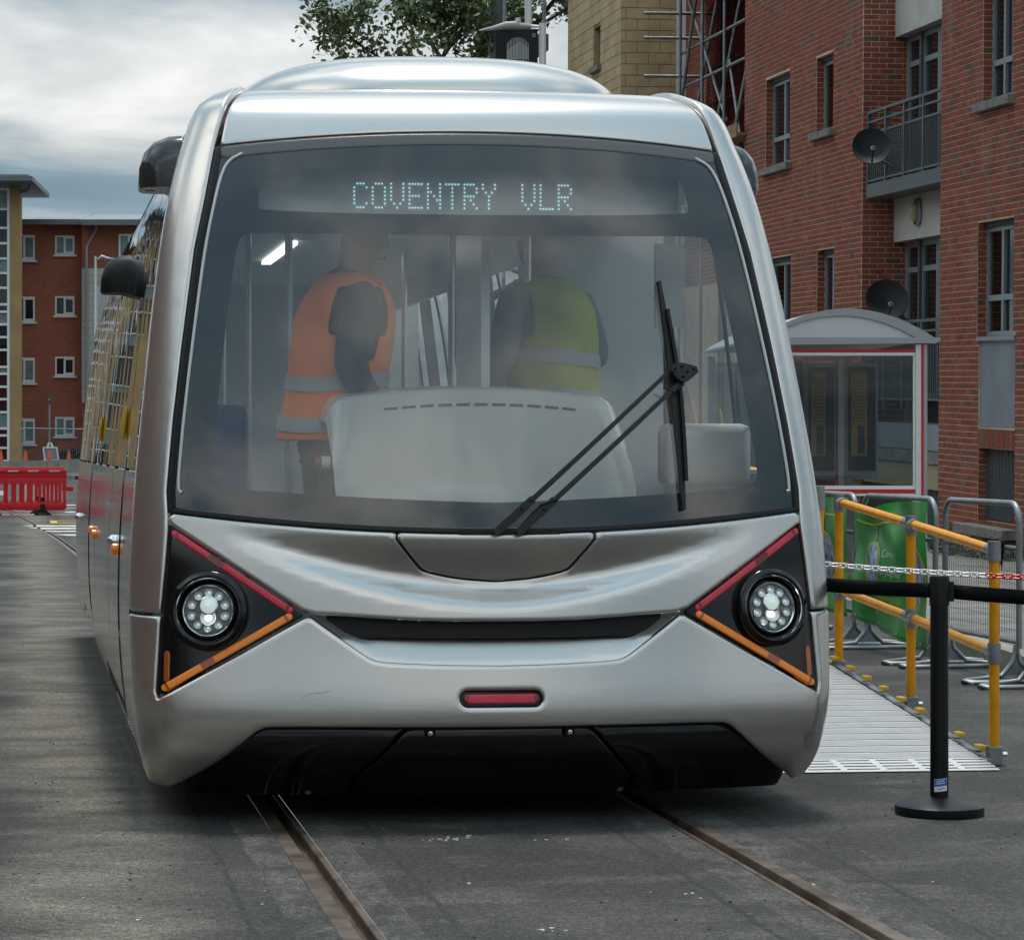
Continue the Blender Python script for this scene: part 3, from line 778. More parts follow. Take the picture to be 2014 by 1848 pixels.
ft = thing('brick_flats', 'far four storey red brick flats with a grey sheet roof', 'building', (o_[0], o_[1], 0), (0, 0, CAMROT))
MB().box(fx(20), fx(164), 0, 9, -.5, fz(440)).build('wall', M['brickfar'], ft)
MB().box(fx(164.2), fx(420), -.9, 9, -.5, fz(443)).build('wall', M['brickfar'], ft)
MB().prism([(-.9, fz(440)), (-.9, fz(434)), (7.5, fz(395)), (7.5, fz(440))], fx(20), fx(163), 'x').build('roof', M['roofg'], ft)
MB().prism([(-1.8, fz(444)), (-1.8, fz(438)), (7.5, fz(396)), (7.5, fz(444))], fx(163.3), fx(425), 'x').build('roof', M['roofg'], ft)
MB().box(fx(20), fx(166), -1.05, -.92, fz(445), fz(435)).build('gutter', M['gutter'], ft)
MB().box(fx(166.2), fx(425), -1.95, -1.82, fz(449), fz(438)).build('gutter', M['gutter'], ft)
def upvc(x0, x1, y0, y1, yy, split, pane, sill=True):
    w = thing_part('window', ft); a, b, c, d = fx(x0), fx(x1), fz(y1), fz(y0); f = .085
    mb = MB(); mb.box(a, a+f, yy-.05, yy+.02, c, d); mb.box(b-f, b, yy-.05, yy+.02, c, d); mb.box(a+f, b-f, yy-.05, yy+.02, d-f, d); mb.box(a+f, b-f, yy-.05, yy+.02, c, c+f)
    s = fx(split); mb.box(s-f*.6, s+f*.6, yy-.06, yy+.02, c+f, d-f)
    mb.box(s+f*.6, b-f, yy-.058, yy+.018, c+f, c+f*1.8); mb.box(s+f*.6, b-f, yy-.058, yy+.018, d-f*1.8, d-f)
    mb.build('window_frame', M['upvc'], w)
    MB().box(a+f*.4, b-f*.4, yy-.012, yy-.004, c+f*.4, d-f*.4).build('pane', pane, w)
    MB().box(a-.08, b+.12, yy-.14, yy-.002, c-.10, c-.01).build('sill', M['upvc'], w)
rows1 = [(462, 512), (583.5, 633), (703.5, 753), (823, 873)]; rows2 = [(463.5, 501), (582.7, 620.5), (701.6, 739), (820, 858)]
for i, (a, b) in enumerate(rows1): upvc(31, 68.5, a, b, -.01, 48, M['curtain'] if i != 1 else M['pane'])
for i, (a, b) in enumerate(rows2): upvc(108.5, 146.5, a, b, -.01, 127.5, M['curtain'] if i in (0, 3) else M['pane'])
upvc(236, 273, 463.5, 511, -.91, 256, M['curtain'])
cl = thing_part('cladding', ft)
i = 0; yy_ = 530.0
while yy_ < 790:
    MB().box(fx(164.5), fx(300), -1.0, -.91, fz(yy_+14.2), fz(yy_+.4)).build('cladding_board', M['clad'], cl); yy_ += 14.6
MB().box(fx(163.5), fx(300), -.99, -.905, fz(793), fz(529)).build('cladding_frame', M['gutter'], cl)
MB().tube([(fx(193.5), -1.75, fz(449)), (fx(192.5), -1.2, fz(456)), (fx(174), -1.15, fz(489)), (fx(174), -1.15, fz(860))], .075, 8).build('drainpipe', M['shelt'], ft, smooth=50)
# stair tower in buff brick with a tall strip window
kt = 128/5300
ot = campos(599, 882, 128.0)
tw = thing('stair_tower', 'buff brick stair tower with tall white mullioned strip windows', 'building', (ot[0], ot[1], 0), (0, 0, CAMROT))
def gx(px): return (px-599)*kt
def gz(py): return 1.4+(882-py)*kt
M['buffbrick'] = mat('buff_brick', (.40, .265, .125), rough=.9, var=.15, vscale=.9, bump=.2)
rowsT = [372, 411.5, 448.5, 478.5, 508.5, 537, 566, 598.5, 613, 638, 663, 688, 721.5, 735, 760.5, 785, 810.5, 842.5, 856, 880.5, 906]
for j, off in enumerate((0, -78, -156, -234, -312, -390)):
    x0w = -31 if j == 0 else -13
    MB().box(gx(17.2+off), gx(40.5+off) if j == 0 else gx(17.2+off+48), 0, .7, -.3, gz(368)).build('brick_pier', M['buffbrick'], tw)
    w = thing_part('strip_window', tw)
    for q in range(len(rowsT)-1):
        MB().box(gx(x0w+off), gx(17+off), .10, .14, gz(rowsT[q+1]), gz(rowsT[q])).build('pane', M['pane'] if q % 4 else M['curtain'], w)
    mm = MB()
    for y_ in (rowsT if j == 0 else rowsT[::2]): mm.box(gx(x0w+off), gx(17+off), -.02, .09, gz(y_)-(.055 if j == 0 else .03), gz(y_)+(.055 if j == 0 else .03))
    for x_ in ((-30.5, -7, 16.5) if j == 0 else (16.5,)): mm.box(gx(x_+off)-.06, gx(x_+off)+.06, -.03, .09, gz(906), gz(372))
    mm.build('mullions', M['upvc'], w)
MB().box(gx(-480), gx(74), -2.6, 6, gz(366), gz(357)).build('roof', M['gutter'], tw)
MB().box(gx(-480), gx(66), -2.4, 6, gz(357)+.002, gz(353)).build('roof_cap', M['roofg'], tw)
MB().tube([(gx(41), -.5, gz(379)), (gx(52), -.6, gz(378)), (gx(61), -.8, gz(375)), (gx(63), -.8, gz(366))], .09, 8).build('drainpipe', M['gutter'], tw, smooth=50)
# brick terrace along the left of the street, unseen, added to darken the reflection in the tram's left corner
lt = thing('added_terrace', 'unseen red brick terrace added on the left for the tram to reflect', 'building', (-13.5, -16, 0))
MB().box(-8, 0, 0, 62, -.3, 9.5).build('wall', M['brickfar'], lt)
MB().prism([(-8.6, 9.5), (.6, 9.5), (.6, 9.7), (-4, 12.2), (-8.6, 9.7)], -.6, 62.6, 'y').build('roof', M['roofg'], lt)
for i in range(12):
    for z_ in (1.1, 4.1, 7.0):
        w = thing_part('window', lt); y_ = 2.2+i*5.0
        fr = MB(); fr.box(-.02, .05, y_, y_+.09, z_, z_+1.5); fr.box(-.02, .05, y_+1.51, y_+1.6, z_, z_+1.5); fr.box(-.02, .05, y_+.09, y_+1.51, z_, z_+.09); fr.box(-.02, .05, y_+.09, y_+1.51, z_+1.41, z_+1.5); fr.box(-.02, .06, y_+.76, y_+.84, z_+.09, z_+1.41)
        fr.build('window_frame', M['upvc'], w); MB().box(.0, .012, y_+.05, y_+1.55, z_+.05, z_+1.45).build('pane', M['pane'], w)
        MB().box(-.02, .14, y_-.1, y_+1.7, z_-.12, z_-.01).build('sill', M['stone'], w)
# concrete blocks
for i, px in enumerate((-70, -20, 23, 49, 92.5, 115.2, 139, 178)):
    pass
edges = [-26, 22.5, 80, 93, 115, 139, 165]
CB = ['pale concrete block below the stair tower at the left edge', 'long concrete block below the lowest window of the flats', 'narrow concrete block left of the framed sign', 'concrete block in front of the framed sign', 'concrete block in front of the dark bush', 'concrete block with dark lifting slots next to the tram']
labs = ['leftmost', 'second', 'third']
for i in range(len(edges)-1):
    d = 122; a, b = campos(edges[i]+.3, 882, d), campos(edges[i+1]-.3, 882, d)
    h = 1.4-(907-882-(i*.9))*d/5300
    t = thing('concrete_barrier', CB[i], 'barrier', ((a[0]+b[0])/2, (a[1]+b[1])/2, 0), (0, 0, CAMROT), 'concrete blocks across the road')
    L_ = math.dist(a[:2], b[:2])/2
    MB().prism([(-.35, 0), (.35, 0), (.35, .18), (.22, .30), (.18, h), (-.18, h), (-.22, .30), (-.35, .18)], -L_, L_, 'x').build('block', M['conc'], t)
    if i > 4:
        for q in (-.3, .1): MB().box(q*L_, q*L_+.25, -.352, -.348, .01, .16).build('lifting_slot', M['grille'], t)
for px, lab in ((2, 'orange traffic cone at the left edge before the stair tower'), (50, 'orange traffic cone below the lowest left flat window'), (97, 'orange traffic cone in front of the framed sign'), (135.5, 'orange traffic cone in front of the dark bush')):
    p = campos(px, 900, 124)
    t = thing('traffic_cone', lab, 'cone', (p[0], p[1], 0), (0, 0, 0), 'orange cones behind the concrete blocks')
    zb = .62
    MB().lathe([(.0, zb), (.22, zb), (.2, zb+.05), (.15, zb+.05), (.03, zb+.72), (.0, zb+.72)], 12).build('cone_body', M['cone'], t, smooth=40)
    MB().cbox((0, 0, zb/2), (.5, .5, zb)).build('cone_base', M['conc'], t)
# framed sign on legs, floodlight mast, bush, temporary fence, lamp post
d = 126.0; k = d/5300
p = campos(99, 882, d)
t = thing('framed_sign', 'grey mesh sign board in a white frame on splayed legs', 'sign', (p[0], p[1], 0), (0, 0, CAMROT))
z = lambda y: 1.4+(882-y)*k
MB().cbox((.02, 0, (z(881)+z(904))/2), (25*k, .05, 22*k), ).build('board', M['greypanel'], t)
fr = MB()
for a, b in (((-14*k, z(880)), (13*k, z(880))), ((13*k, z(880)), (16*k, z(905))), ((16*k, z(905)), (-10*k, z(905))), ((-10*k, z(905)), (-14*k, z(880)))): fr.bar((a[0], -.04, a[1]), (b[0], -.04, b[1]), .05, .07)
fr.build('sign_frame', M['upvc'], t)
for a, b in (((-3*k, z(870)), (-22*k, z(909))), ((1*k, z(870)), (26*k, z(907)))): MB().tube([(a[0], .05, a[1]), (b[0], .05, b[1]-.9)], .05, 6).build('leg', M['upvc'], t)
p = campos(97.5, 882, 127)
t = thing('floodlight_mast', 'thin mast with a small floodlight in front of the far flats', 'lamp', (p[0], p[1], 0), (0, 0, CAMROT))
MB().tube([(0, 0, 0), (0, 0, z(795))], .045, 8).build('mast', M['steel'], t, smooth=50)
MB().cbox((0, -.05, z(784.5)), (11*k, .2, 7*k)).build('lamp_head', M['grille'], t)
MB().cbox((0, -.17, z(784.5)), (6*k, .03, 4*k)).build('lamp_glass', M['curtain'], t)
p = campos(146, 882, 129)
t = thing('bush', 'low dark clipped bush at the foot of the flats', 'bush', (p[0], p[1], 0))
rs = np.random.RandomState(5); n = 9000
th = rs.uniform(0, 6.283, n); ph = np.arccos(rs.uniform(0, 1, n)); rr = 1+rs.normal(0, .05, n)
c = np.stack([rr*np.sin(ph)*np.cos(th)*.85, rr*np.sin(ph)*np.sin(th)*1.0, rr*np.cos(ph)*.62+.0], 1); c[:, 2] = c[:, 2]*1.0+.72
c[:, 0] *= 1.05
sz = rs.uniform(.05, .1, n); nr = rs.normal(0, 1, (n, 3)); nr /= np.linalg.norm(nr, axis=1)[:, None]; ax = np.cross(nr, rs.normal(0, 1, (n, 3))); ax /= np.linalg.norm(ax, axis=1)[:, None]; bx = np.cross(nr, ax)
v = np.stack([c+ax*sz[:, None], c+bx*sz[:, None]*.6, c-ax*sz[:, None], c-bx*sz[:, None]*.6], 1)
me = bpy.data.meshes.new('foliage'); me.from_pydata(v.reshape(-1, 3).tolist(), [], np.arange(n*4).reshape(-1, 4).tolist()); put('foliage', me, M['bush'], t)
MB().lathe([(.0, 0), (.75, 0), (.80, .8), (.62, 1.15), (.0, 1.28)], 14).build('stems', M['bush'], t, smooth=60)
d = 118.0; k = d/5300; p = campos(105, 882, d)
t = thing('temporary_fence', 'thin galvanised temporary fence panel before the far flats', 'fence', (p[0], p[1], 0), (0, 0, CAMROT))
z = lambda y: 1.4+(882-y)*k
f = MB(); f.tube([(-62*k, 0, z(842)), (72*k, 0, z(844))], .03, 6); f.tube([(72*k, 0, 0), (72*k, 0, z(844))], .035, 6); f.tube([(-62*k, 0, 0), (-62*k, 0, z(842))], .035, 6); f.tube([(-62*k, 0, .3), (72*k, 0, .3)], .02, 6)
f.build('fence_frame', M['steel'], t, smooth=50)
f = MB()
for i in range(1, 36): f.tube([(-62*k+i*3.7*k, 0, .3), (-62*k+i*3.7*k, 0, z(843))], .004, 4, caps=False)
f.build('fence_mesh', M['steel'], t)
d = 112.0; k = d/5300; p = campos(188, 882, d)
t = thing('lamp_post', 'slim silver lamp post in front of the pale cladding', 'street light', (p[0], p[1], 0), (0, 0, CAMROT))
zt = 1.4+(882-504)*k
MB().lathe([(.0, 0), (.10, 0), (.09, 2), (.055, 2.1), (.045, zt), (.0, zt)], 12).build('column', M['alu'], t, smooth=40)
MB().tube([(0, 0, zt-.12), (.12, 0, zt-.12), (.25, 0, zt-.02), (.5, 0, zt-.1), (.82, 0, zt-.12)], [.03, .04, .09, .07, .02], 10).build('lantern', M['shelt'], t, smooth=60)

# road markings behind the tram
def mark(name, poly, m, lab, z=.004, grp=None):
    o = MB().add([(a, b, z) for a, b in poly], [tuple(range(len(poly)))]).build(name, m, fix=False)
    return tag(o, kind='structure')
for y0, y1, xl, xr in ((48.5, 49.3, .25, 3.5), (46.9, 47.8, .38, 3.5), (45.4, 46.0, .55, 3.5), (43.4, 44.1, .75, 3.5), (57.2, 57.5, -.6, 4), (63.6, 63.9, -.2, 4.5)):
    mark('road_marking', [(xl, y0), (xr, y0), (xr, y1), (xl-.25, y1)], M['paint'], '')
for x0, y0 in ((-.2, 61), (.55, 61.4), (1.5, 60), (.2, 66), (1.1, 66.4), (2.0, 66.2), (1.0, 59.0), (-1.1, 66), (-.4, 66.4)):
    mark('road_marking', [(x0, y0), (x0+.28, y0), (x0+.2, y0+.9), (x0-.08, y0+.9)], M['paint'], '')
ym = MB()
for a, b, c_, d_ in ((.55, 1.25, 50.6, 51.0), (.55, 1.25, 52.3, 52.6), (.55, .68, 51.0, 52.3), (1.12, 1.25, 51.0, 52.3)):
    ym.add([(a, c_, .004), (b, c_, .004), (b, d_, .004), (a, d_, .004)], [(0,1,2,3)])
tag(ym.build('road_marking', M['ypaint'], fix=False), kind='structure')

# ------------------------------------------------------------------ red plastic barriers
def red_barrier(label, loc, rotz):
    t = thing('plastic_barrier', label, 'barrier', loc, (0, 0, rotz), 'red plastic barriers across the track')
    Lh = 1.0; H_ = 1.0
    body = MB(); T = .03
    def slab(poly): body.prism(poly, -T, T, 'y')
    slab([(-Lh, .78), (-Lh, .93), (-Lh+.07, 1.0), (Lh-.07, 1.0), (Lh, .93), (Lh, .78)])
    slab([(-Lh, .78), (Lh, .78), (Lh, .66), (-Lh, .66)])
    slab([(-Lh, .12), (-Lh+.06, .10), (Lh-.06, .10), (Lh, .16), (Lh, .26), (-Lh, .26)])
    n = 11
    for i in range(n+1):
        x = -Lh+.045+(2*Lh-.09)*i/n; slab([(x-.045, .262), (x+.045, .262), (x+.03, .32), (x+.03, .60), (x+.045, .658), (x-.045, .658), (x-.03, .60), (x-.03, .32)])
    body.build('barrier_body', M['barrier_red'], t, bevel=.006, smooth=40)
    MB().box(-Lh+.03, Lh-.03, -.055, -.031, .90, .955).build('top_rib', M['barrier_red'], t, bevel=.008)
    MB().box(-Lh+.02, Lh-.02, -.05, -.031, .66, .69).build('lower_rib', M['barrier_red'], t, bevel=.006)
    for x in (-.62, -.12, .30, .75): MB().box(x-.11, x+.11, -.063, -.056, .915, .94).build('reflector', M['bwhite'], t)
    MB().box(Lh, Lh+.14, -.02, .02, .50, .60).build('coupling_lug', M['barrier_red'], t, bevel=.01)
    for x in (-.55, .50):
        f = MB(); f.prism([(x-.05, .24), (x+.05, .24), (x+.06, .12), (x+.2, .0), (x-.2, .0), (x-.06, .12)], -.05, .05, 'y'); f.prism([(-.26, 0), (.26, 0), (.24, .05), (-.24, .05)], x-.09, x+.09, 'x')
        f.build('rubber_foot', M['blackr'], t)
        MB().lathe([(.0, 0), (.05, 0), (.05, .01), (.0, .01)], 14, Matrix.Translation((x, -.031, .33)) @ Matrix.Rotation(R(90), 4, 'X')).build('lock_hole', M['blackm'], t)
red_barrier('red plastic pedestrian barrier standing nearest on the track', (-.05, 57.0, 0), R(-3))
red_barrier('red plastic pedestrian barrier to the left of the visible one', (-2.35, 57.3, 0), R(-8))
red_barrier('red plastic pedestrian barrier just behind the front one', (-.1, 58.6, 0), R(-14))
# ------------------------------------------------------------------ tram
TX, TY = 1.757, 9.77
def spline(xs, ys_):
    n = len(xs); h = [xs[i+1]-xs[i] for i in range(n-1)]
    A_ = np.zeros((n, n)); b = np.zeros(n); A_[0, 0] = A_[-1, -1] = 1
    for i in range(1, n-1):
        A_[i, i-1] = h[i-1]; A_[i, i] = 2*(h[i-1]+h[i]); A_[i, i+1] = h[i]
        b[i] = 3*((ys_[i+1]-ys_[i])/h[i]-(ys_[i]-ys_[i-1])/h[i-1])
    c = np.linalg.solve(A_, b)
    def f(x):
        x = min(max(x, xs[0]), xs[-1]); i = 0
        while i < n-2 and x > xs[i+1]: i += 1
        d = x-xs[i]; B = (ys_[i+1]-ys_[i])/h[i]-h[i]*(2*c[i]+c[i+1])/3
        return float(ys_[i]+d*(B+d*(c[i]+d*(c[i+1]-c[i])/(3*h[i]))))
    return f
PV = [.06,.2,.30,.40,.52,.62,.76,.9,1.08,1.3,1.7,2.1,2.4,2.6,2.75,2.9,3.05,3.2,3.4]
Y0 = spline(PV, [.26,.085,.026,.002,.012,.030,.052,.072,.105,.158,.275,.41,.525,.62,.695,.81,.95,1.10,1.30])
Z0 = spline(PV, [.06,.2,.30,.40,.52,.62,.76,.9,1.08,1.3,1.7,2.1,2.4,2.6,2.73,2.80,2.84,2.855,2.86])
WH = spline([.06,.18,.3,.45,.6,.9,1.2,1.6,2.0,2.4,2.6,2.75,2.9,3.05,3.2,3.4],
            [1.235,1.292,1.318,1.336,1.347,1.350,1.334,1.293,1.246,1.18,1.125,1.06,.985,.915,.875,.85])
PA, RC = .125, .14
def G(u, v):
    w = WH(v); xc = w-RC; a = abs(u)
    if a <= xc: x = a; y = Y0(v)+PA*x*x
    else:
        t = (a-xc)/RC; ph = min(t, math.pi/2); x = xc+RC*math.sin(ph)
        y = Y0(v)+PA*x*x+RC*(1-math.cos(ph))+max(0, t-math.pi/2)*RC
    return Vector((math.copysign(x, u), y, Z0(v)))
def GN(u, v):
    h = .004
    a = G(u+h, v)-G(u-h, v); b = G(u, v+h)-G(u, v-h)
    n = a.cross(b); n.normalize()
    return n                                    # points forward/outward (-y at the nose)
def UE(v): return WH(v)-RC+RC*math.pi/2         # end of the rounded corner
def YS(v): return Y0(v)+PA*WH(v)**2+RC          # where the side starts
def resample(poly, step):
    out = []
    n = len(poly)
    for i in range(n):
        a, b = poly[i], poly[(i+1) % n]; d = math.dist(a, b); k = max(1, int(round(d/step)))
        for j in range(k): out.append((a[0]+(b[0]-a[0])*j/k, a[1]+(b[1]-a[1])*j/k))
    return out
def smoothpoly(pts, it=2):
    """corner-cut an open list of points (ends kept)"""
    for _ in range(it):
        q = [pts[0]]
        for a, b in zip(pts[:-1], pts[1:]): q += [(a[0]*.75+b[0]*.25, a[1]*.75+b[1]*.25), (a[0]*.25+b[0]*.75, a[1]*.25+b[1]*.75)]
        q.append(pts[-1]); pts = q
    return pts
def roundpoly(poly, r, n=5):
    out = []
    m = len(poly)
    for i in range(m):
        p0, p, p1 = np.array(poly[i-1]), np.array(poly[i]), np.array(poly[(i+1) % m])
        a = (p0-p); b = (p1-p); la, lb = np.linalg.norm(a), np.linalg.norm(b)
        q = min(r, la*.45, lb*.45); s0, s1 = p+a/la*q, p+b/lb*q
        for k in range(n+1):
            t = k/n; out.append(tuple((1-t)**2*s0+2*t*(1-t)*p+t*t*s1))
    return out
def mirror(poly): return [(-u, v) for u, v in poly][::-1]
def dist_poly(P, polys):
    best = np.full(len(P), 1e9)
    for poly in polys:
        a = np.array(poly); b = np.roll(a, -1, axis=0)
        for i in range(len(a)):
            d = b[i]-a[i]; L2 = max(d@d, 1e-12)
            t = np.clip(((P-a[i])@d)/L2, 0, 1); q = a[i]+t[:, None]*d
            best = np.minimum(best, np.hypot(*(P-q).T))
    return best
def inside(P, poly):
    a = np.array(poly); b = np.roll(a, -1, axis=0); c = np.zeros(len(P), bool)
    for (x0, y0), (x1, y1) in zip(a, b):
        if y0 == y1: continue
        k = ((y0 > P[:, 1]) != (y1 > P[:, 1])) & (P[:, 0] < (x1-x0)*(P[:, 1]-y0)/(y1-y0)+x0); c ^= k
    return c
def panel(name, outer, m, parent, holes=(), disp=None, off=0.0, rad=.007, rim=.02, step=.035, bs=.016, surf=None, norm=None, smooth=50):
    """sheet lifted from the (u, v) plane onto the body; edges roll over by rad and turn in by rim"""
    S = surf or G; SN = norm or GN
    loops = [resample(outer, bs)]+[resample(h, bs) for h in holes]
    P = [p for lp in loops for p in lp]
    edges = []; k = 0
    for lp in loops:
        edges += [(k+i, k+(i+1) % len(lp)) for i in range(len(lp))]; k += len(lp)
    nb = k
    A0 = np.array(loops[0]); lo, hi = A0.min(0), A0.max(0)
    cand = []
    gx_, gy_ = np.arange(lo[0], hi[0], step), np.arange(lo[1], hi[1], step)
    g_ = np.array([(x+(step/2 if j % 2 else 0), y) for j, y in enumerate(gy_) for x in gx_])
    def ok(Q, dmin):
        if len(Q) == 0: return Q
        k_ = inside(Q, loops[0])
        for h in loops[1:]: k_ &= ~inside(Q, h)
        Q = Q[k_]
        return Q[dist_poly(Q, loops) > dmin] if len(Q) else Q
    ins = []
    if rad > 0:
        for dd in (rad*.3, rad, rad*2.2):
            ring = []
            for lp in loops:
                n = len(lp)
                for i in range(n):
                    t = np.array(lp[(i+1) % n])-np.array(lp[i-1]); L_ = np.linalg.norm(t)
                    if L_ < 1e-9: continue
                    nn_ = np.array([-t[1], t[0]])/L_
                    for sg in (1, -1): ring.append(np.array(lp[i])+nn_*dd*sg)
            ins.append(ok(np.array(ring), dd*.93))
    ins.append(ok(g_, max(step*.55, rad*2.8)))
    I = np.concatenate([q for q in ins if len(q)]) if any(len(q) for q in ins) else np.zeros((0, 2))
    allp = [Vector(p) for p in P]+[Vector(p) for p in I]
    r = delaunay_2d_cdt(allp, edges, [], 0, 1e-6)
    V2, E2, F2 = r[0], r[1], r[2]
    Vn = np.array([tuple(q) for q in V2])
    cen = np.array([np.mean([Vn[i] for i in f], axis=0) for f in F2])
    keep = inside(cen, loops[0])
    for h in loops[1:]: keep &= ~inside(cen, h)
    F2 = [f for f, k_ in zip(F2, keep) if k_]
    D = dist_poly(Vn, loops)
    verts = []; nrm = []
    for (u, v), d in zip(Vn, D):
        n = SN(u, v); o = off+(disp(u, v) if disp else 0)
        if rad > 0 and d < rad: o -= rad*(1-math.sqrt(max(0, 1-(1-d/rad)**2)))
        verts.append(S(u, v)+n*o); nrm.append(n)
    faces = []
    for f in F2:
        a, b, c = (verts[i] for i in f[:3]); n = (b-a).cross(c-a)
        faces.append(tuple(f) if n.dot(nrm[f[0]]) > 0 else tuple(reversed(f)))
    if rim > 0:
        cnt = {}
        for f in faces:
            for i in range(len(f)):
                e_ = (f[i], f[(i+1) % len(f)]); cnt[e_] = 1
        back = {}
        for (a, b) in list(cnt):
            if (b, a) not in cnt:
                for q in (a, b):
                    if q not in back: back[q] = len(verts); verts.append(verts[q]-nrm[q]*rim)
                faces.append((b, a, back[a], back[b]))
    me = bpy.data.meshes.new(name); me.from_pydata([tuple(p) for p in verts], [], faces)
    me.shade_smooth(); me.set_sharp_from_angle(angle=R(smooth))
    return put(name, me, m, parent)

tram = thing('tram', 'silver single car tram facing the camera with COVENTRY VLR on its sign', 'tram', (TX, TY, 0))

# outlines, half side (u > 0)
def wsb(u): return 1.093+.053*u*u               # lower edge of the windscreen
def wst(u): return 2.626-.055*u*u               # upper edge
WSE = [(1.203, 1.17), (1.206, 1.244), (1.18, 1.5), (1.14, 1.8), (1.085, 2.17), (1.04, 2.37), (.998, 2.572)]
TRI = [(1.203, 1.103), (.716, .788), (1.262, .486), (1.236, .777)]
GUP = [(0, .761), (.19, .762), (.30, .765), (.45, .773), (.60, .783), (.70, .788)]
GLO = [(0, .603), (.19, .606), (.30, .610), (.43, .616), (.475, .626), (.515, .652), (.571, .690), (.654, .748), (.70, .782)]
BLO = [(1.20, .125), (1.165, .146), (1.038, .232), (.92, .335), (.885, .366), (.84, .376), (.40, .375), (0, .374)]
SEAM = .785
# nose panel with the crescent scoop
def scoop(u, v):
    a = abs(u)/1.02
    if a >= 1: return 0
    top = wsb(u)-.022; bot = .800+.27*a**1.8
    h_ = max(.03, top-bot); A_ = .285*h_*(1-a**3)*min(1, (top-bot)/.06) if top > bot else 0
    t = (top-v)/h_
    if t <= 0 or t >= 1: return 0
    pk = .62
    if t < pk:
        q = t/pk; f = q*q*(3-2*q)*.45+.55*math.sin(q*math.pi/2)*q**.35 if q > 0 else 0
    else:
        q = (t-pk)/(1-pk); f = 1-q*q*(3-2*q)
    return -A_*f
half_top = [(u, wsb(u)-.010) for u in np.linspace(0, 1.19, 40)]
nose_r = half_top+[(1.212, 1.15), (1.212, 1.115)]+[(1.2, 1.112), (.722, .800), (.70, .796)]+[(u, v+.002) for u, v in GUP[::-1]]
nose = nose_r[:-1]+[(-u, v) for u, v in nose_r[::-1]][:-1]
PLT = [(.368, wsb(.368)-.010), (.372, 1.07), (.288, .972), (.268, .957), (.142, .931), (0, .921)]
plate_out = smoothpoly(PLT[1:3]+PLT[3:], 2)
cut_r = [(.3685, wsb(.3685)-.0105)]+plate_out
# nose as one sheet with a notch for the access flap
nose_r2 = [(u, wsb(u)-.010) for u in np.linspace(.374, 1.19, 28)]+nose_r[40:]
notch = [(.374, wsb(.374)-.010)]+[(u*1.0+.006 if u > .02 else u, v-.005) for u, v in plate_out]
nose2 = nose_r2[:-1]+[(0, GUP[0][1]+.002)]+[(-u, v) for u, v in nose_r2[::-1][1:]]+[(-u, v) for u, v in notch][1:]+[(u, v) for u, v in notch[::-1]][1:-1]
panel('nose_panel', nose2, M['silver'], tram, disp=scoop, rad=.008, rim=.07, step=.028)
flap = [(u, wsb(u)-.010) for u in np.linspace(-.3685, .3685, 20)]+plate_out+[(-u, v) for u, v in plate_out[::-1]][1:]
panel('access_flap', flap, M['silver'], tram, disp=scoop, rad=.006, rim=.03, step=.028)
panel('flap_gap', [(u*1.03, v-.012 if v < 1.05 else v) for u, v in flap], M['blackm'], tram, disp=scoop, off=-.02, rad=0, rim=0, step=.05)
# bumper
bump_r = [(0, GLO[0][1])]+smoothpoly(GLO, 1)[1:]+[(.716, .776), (1.258, .474), (1.268, .50), (1.243, SEAM-.006)]
bump_r += [(UE(.78)+.10, SEAM-.006), (UE(.5)+.16, .5), (UE(.3)+.10, .3), (UE(.15)+.02, .135)]+smoothpoly(BLO, 1)[:-1]+[(0, .374)]
bump = bump_r+[(-u, v) for u, v in bump_r[::-1]][1:-1]
LR = rrect(-.150, .150, .455, .507, .0255)
panel('bumper', bump, M['silver'], tram, holes=[rrect(-.154, .154, .451, .511, .0295)], rad=.010, rim=.05, step=.033)
panel('light_recess', LR, M['black'], tram, off=-.02, rad=0, rim=0)
panel('red_marker_light', rrect(-.142, .142, .463, .500, .018), M['redd'], tram, off=-.006, rad=.004, rim=.015)
panel('red_lens', rrect(-.125, .125, .4645, .4985, .004), M['red'], tram, off=-.0035, rad=.003, rim=.01)
# smile-shaped intake
def gdepth(u, v):
    a = abs(u); lo_ = np.interp(a, [p[0] for p in GLO], [p[1] for p in GLO]); up_ = np.interp(a, [p[0] for p in GUP], [p[1] for p in GUP])
    t = min(1, max(0, (v-lo_)/max(.02, up_-lo_))); q = .72
    return -.016-.058*(t/q if t < q else 1)**1.1*min(1, (up_-lo_)/.09)
gr_ = smoothpoly(GLO, 1)+[(.705, .788)]+GUP[::-1]
gi = [(-u, v-.012 if v < .7 else v) for u, v in gr_[::-1]]+[(u, v-.012 if v < .7 else v) for u, v in gr_][1:]
panel('intake_recess', [(u*1.0, v-.012 if v < .70 else v+.004) for u, v in resample(gr_+[(-u, v) for u, v in gr_[::-1]][1:-1], .03)], M['silver'], tram, disp=gdepth, rad=0, rim=0, step=.02)
dk = [(u, v-.055*max(0, 1-(abs(u)/.64)**3)) for u, v in GUP if u < .64]
DKL = [(0, .704), (.3, .706), (.44, .709), (.52, .704), (.58, .700), (.62, .718), (.70, .776)]
dkp = [(u, v) for u, v in GUP if u < .61]+[(.655, .786)]
panel('intake_shade', DKL+[(u, v+.004) for u, v in GUP[::-1]]+[(-u, v+.004) for u, v in GUP[1:]]+[(-u, v) for u, v in DKL[::-1]][:-1], M['blackm'], tram, off=-.046, rad=0, rim=0, step=.03)  # matt black sheet standing in for shade in the upper intake
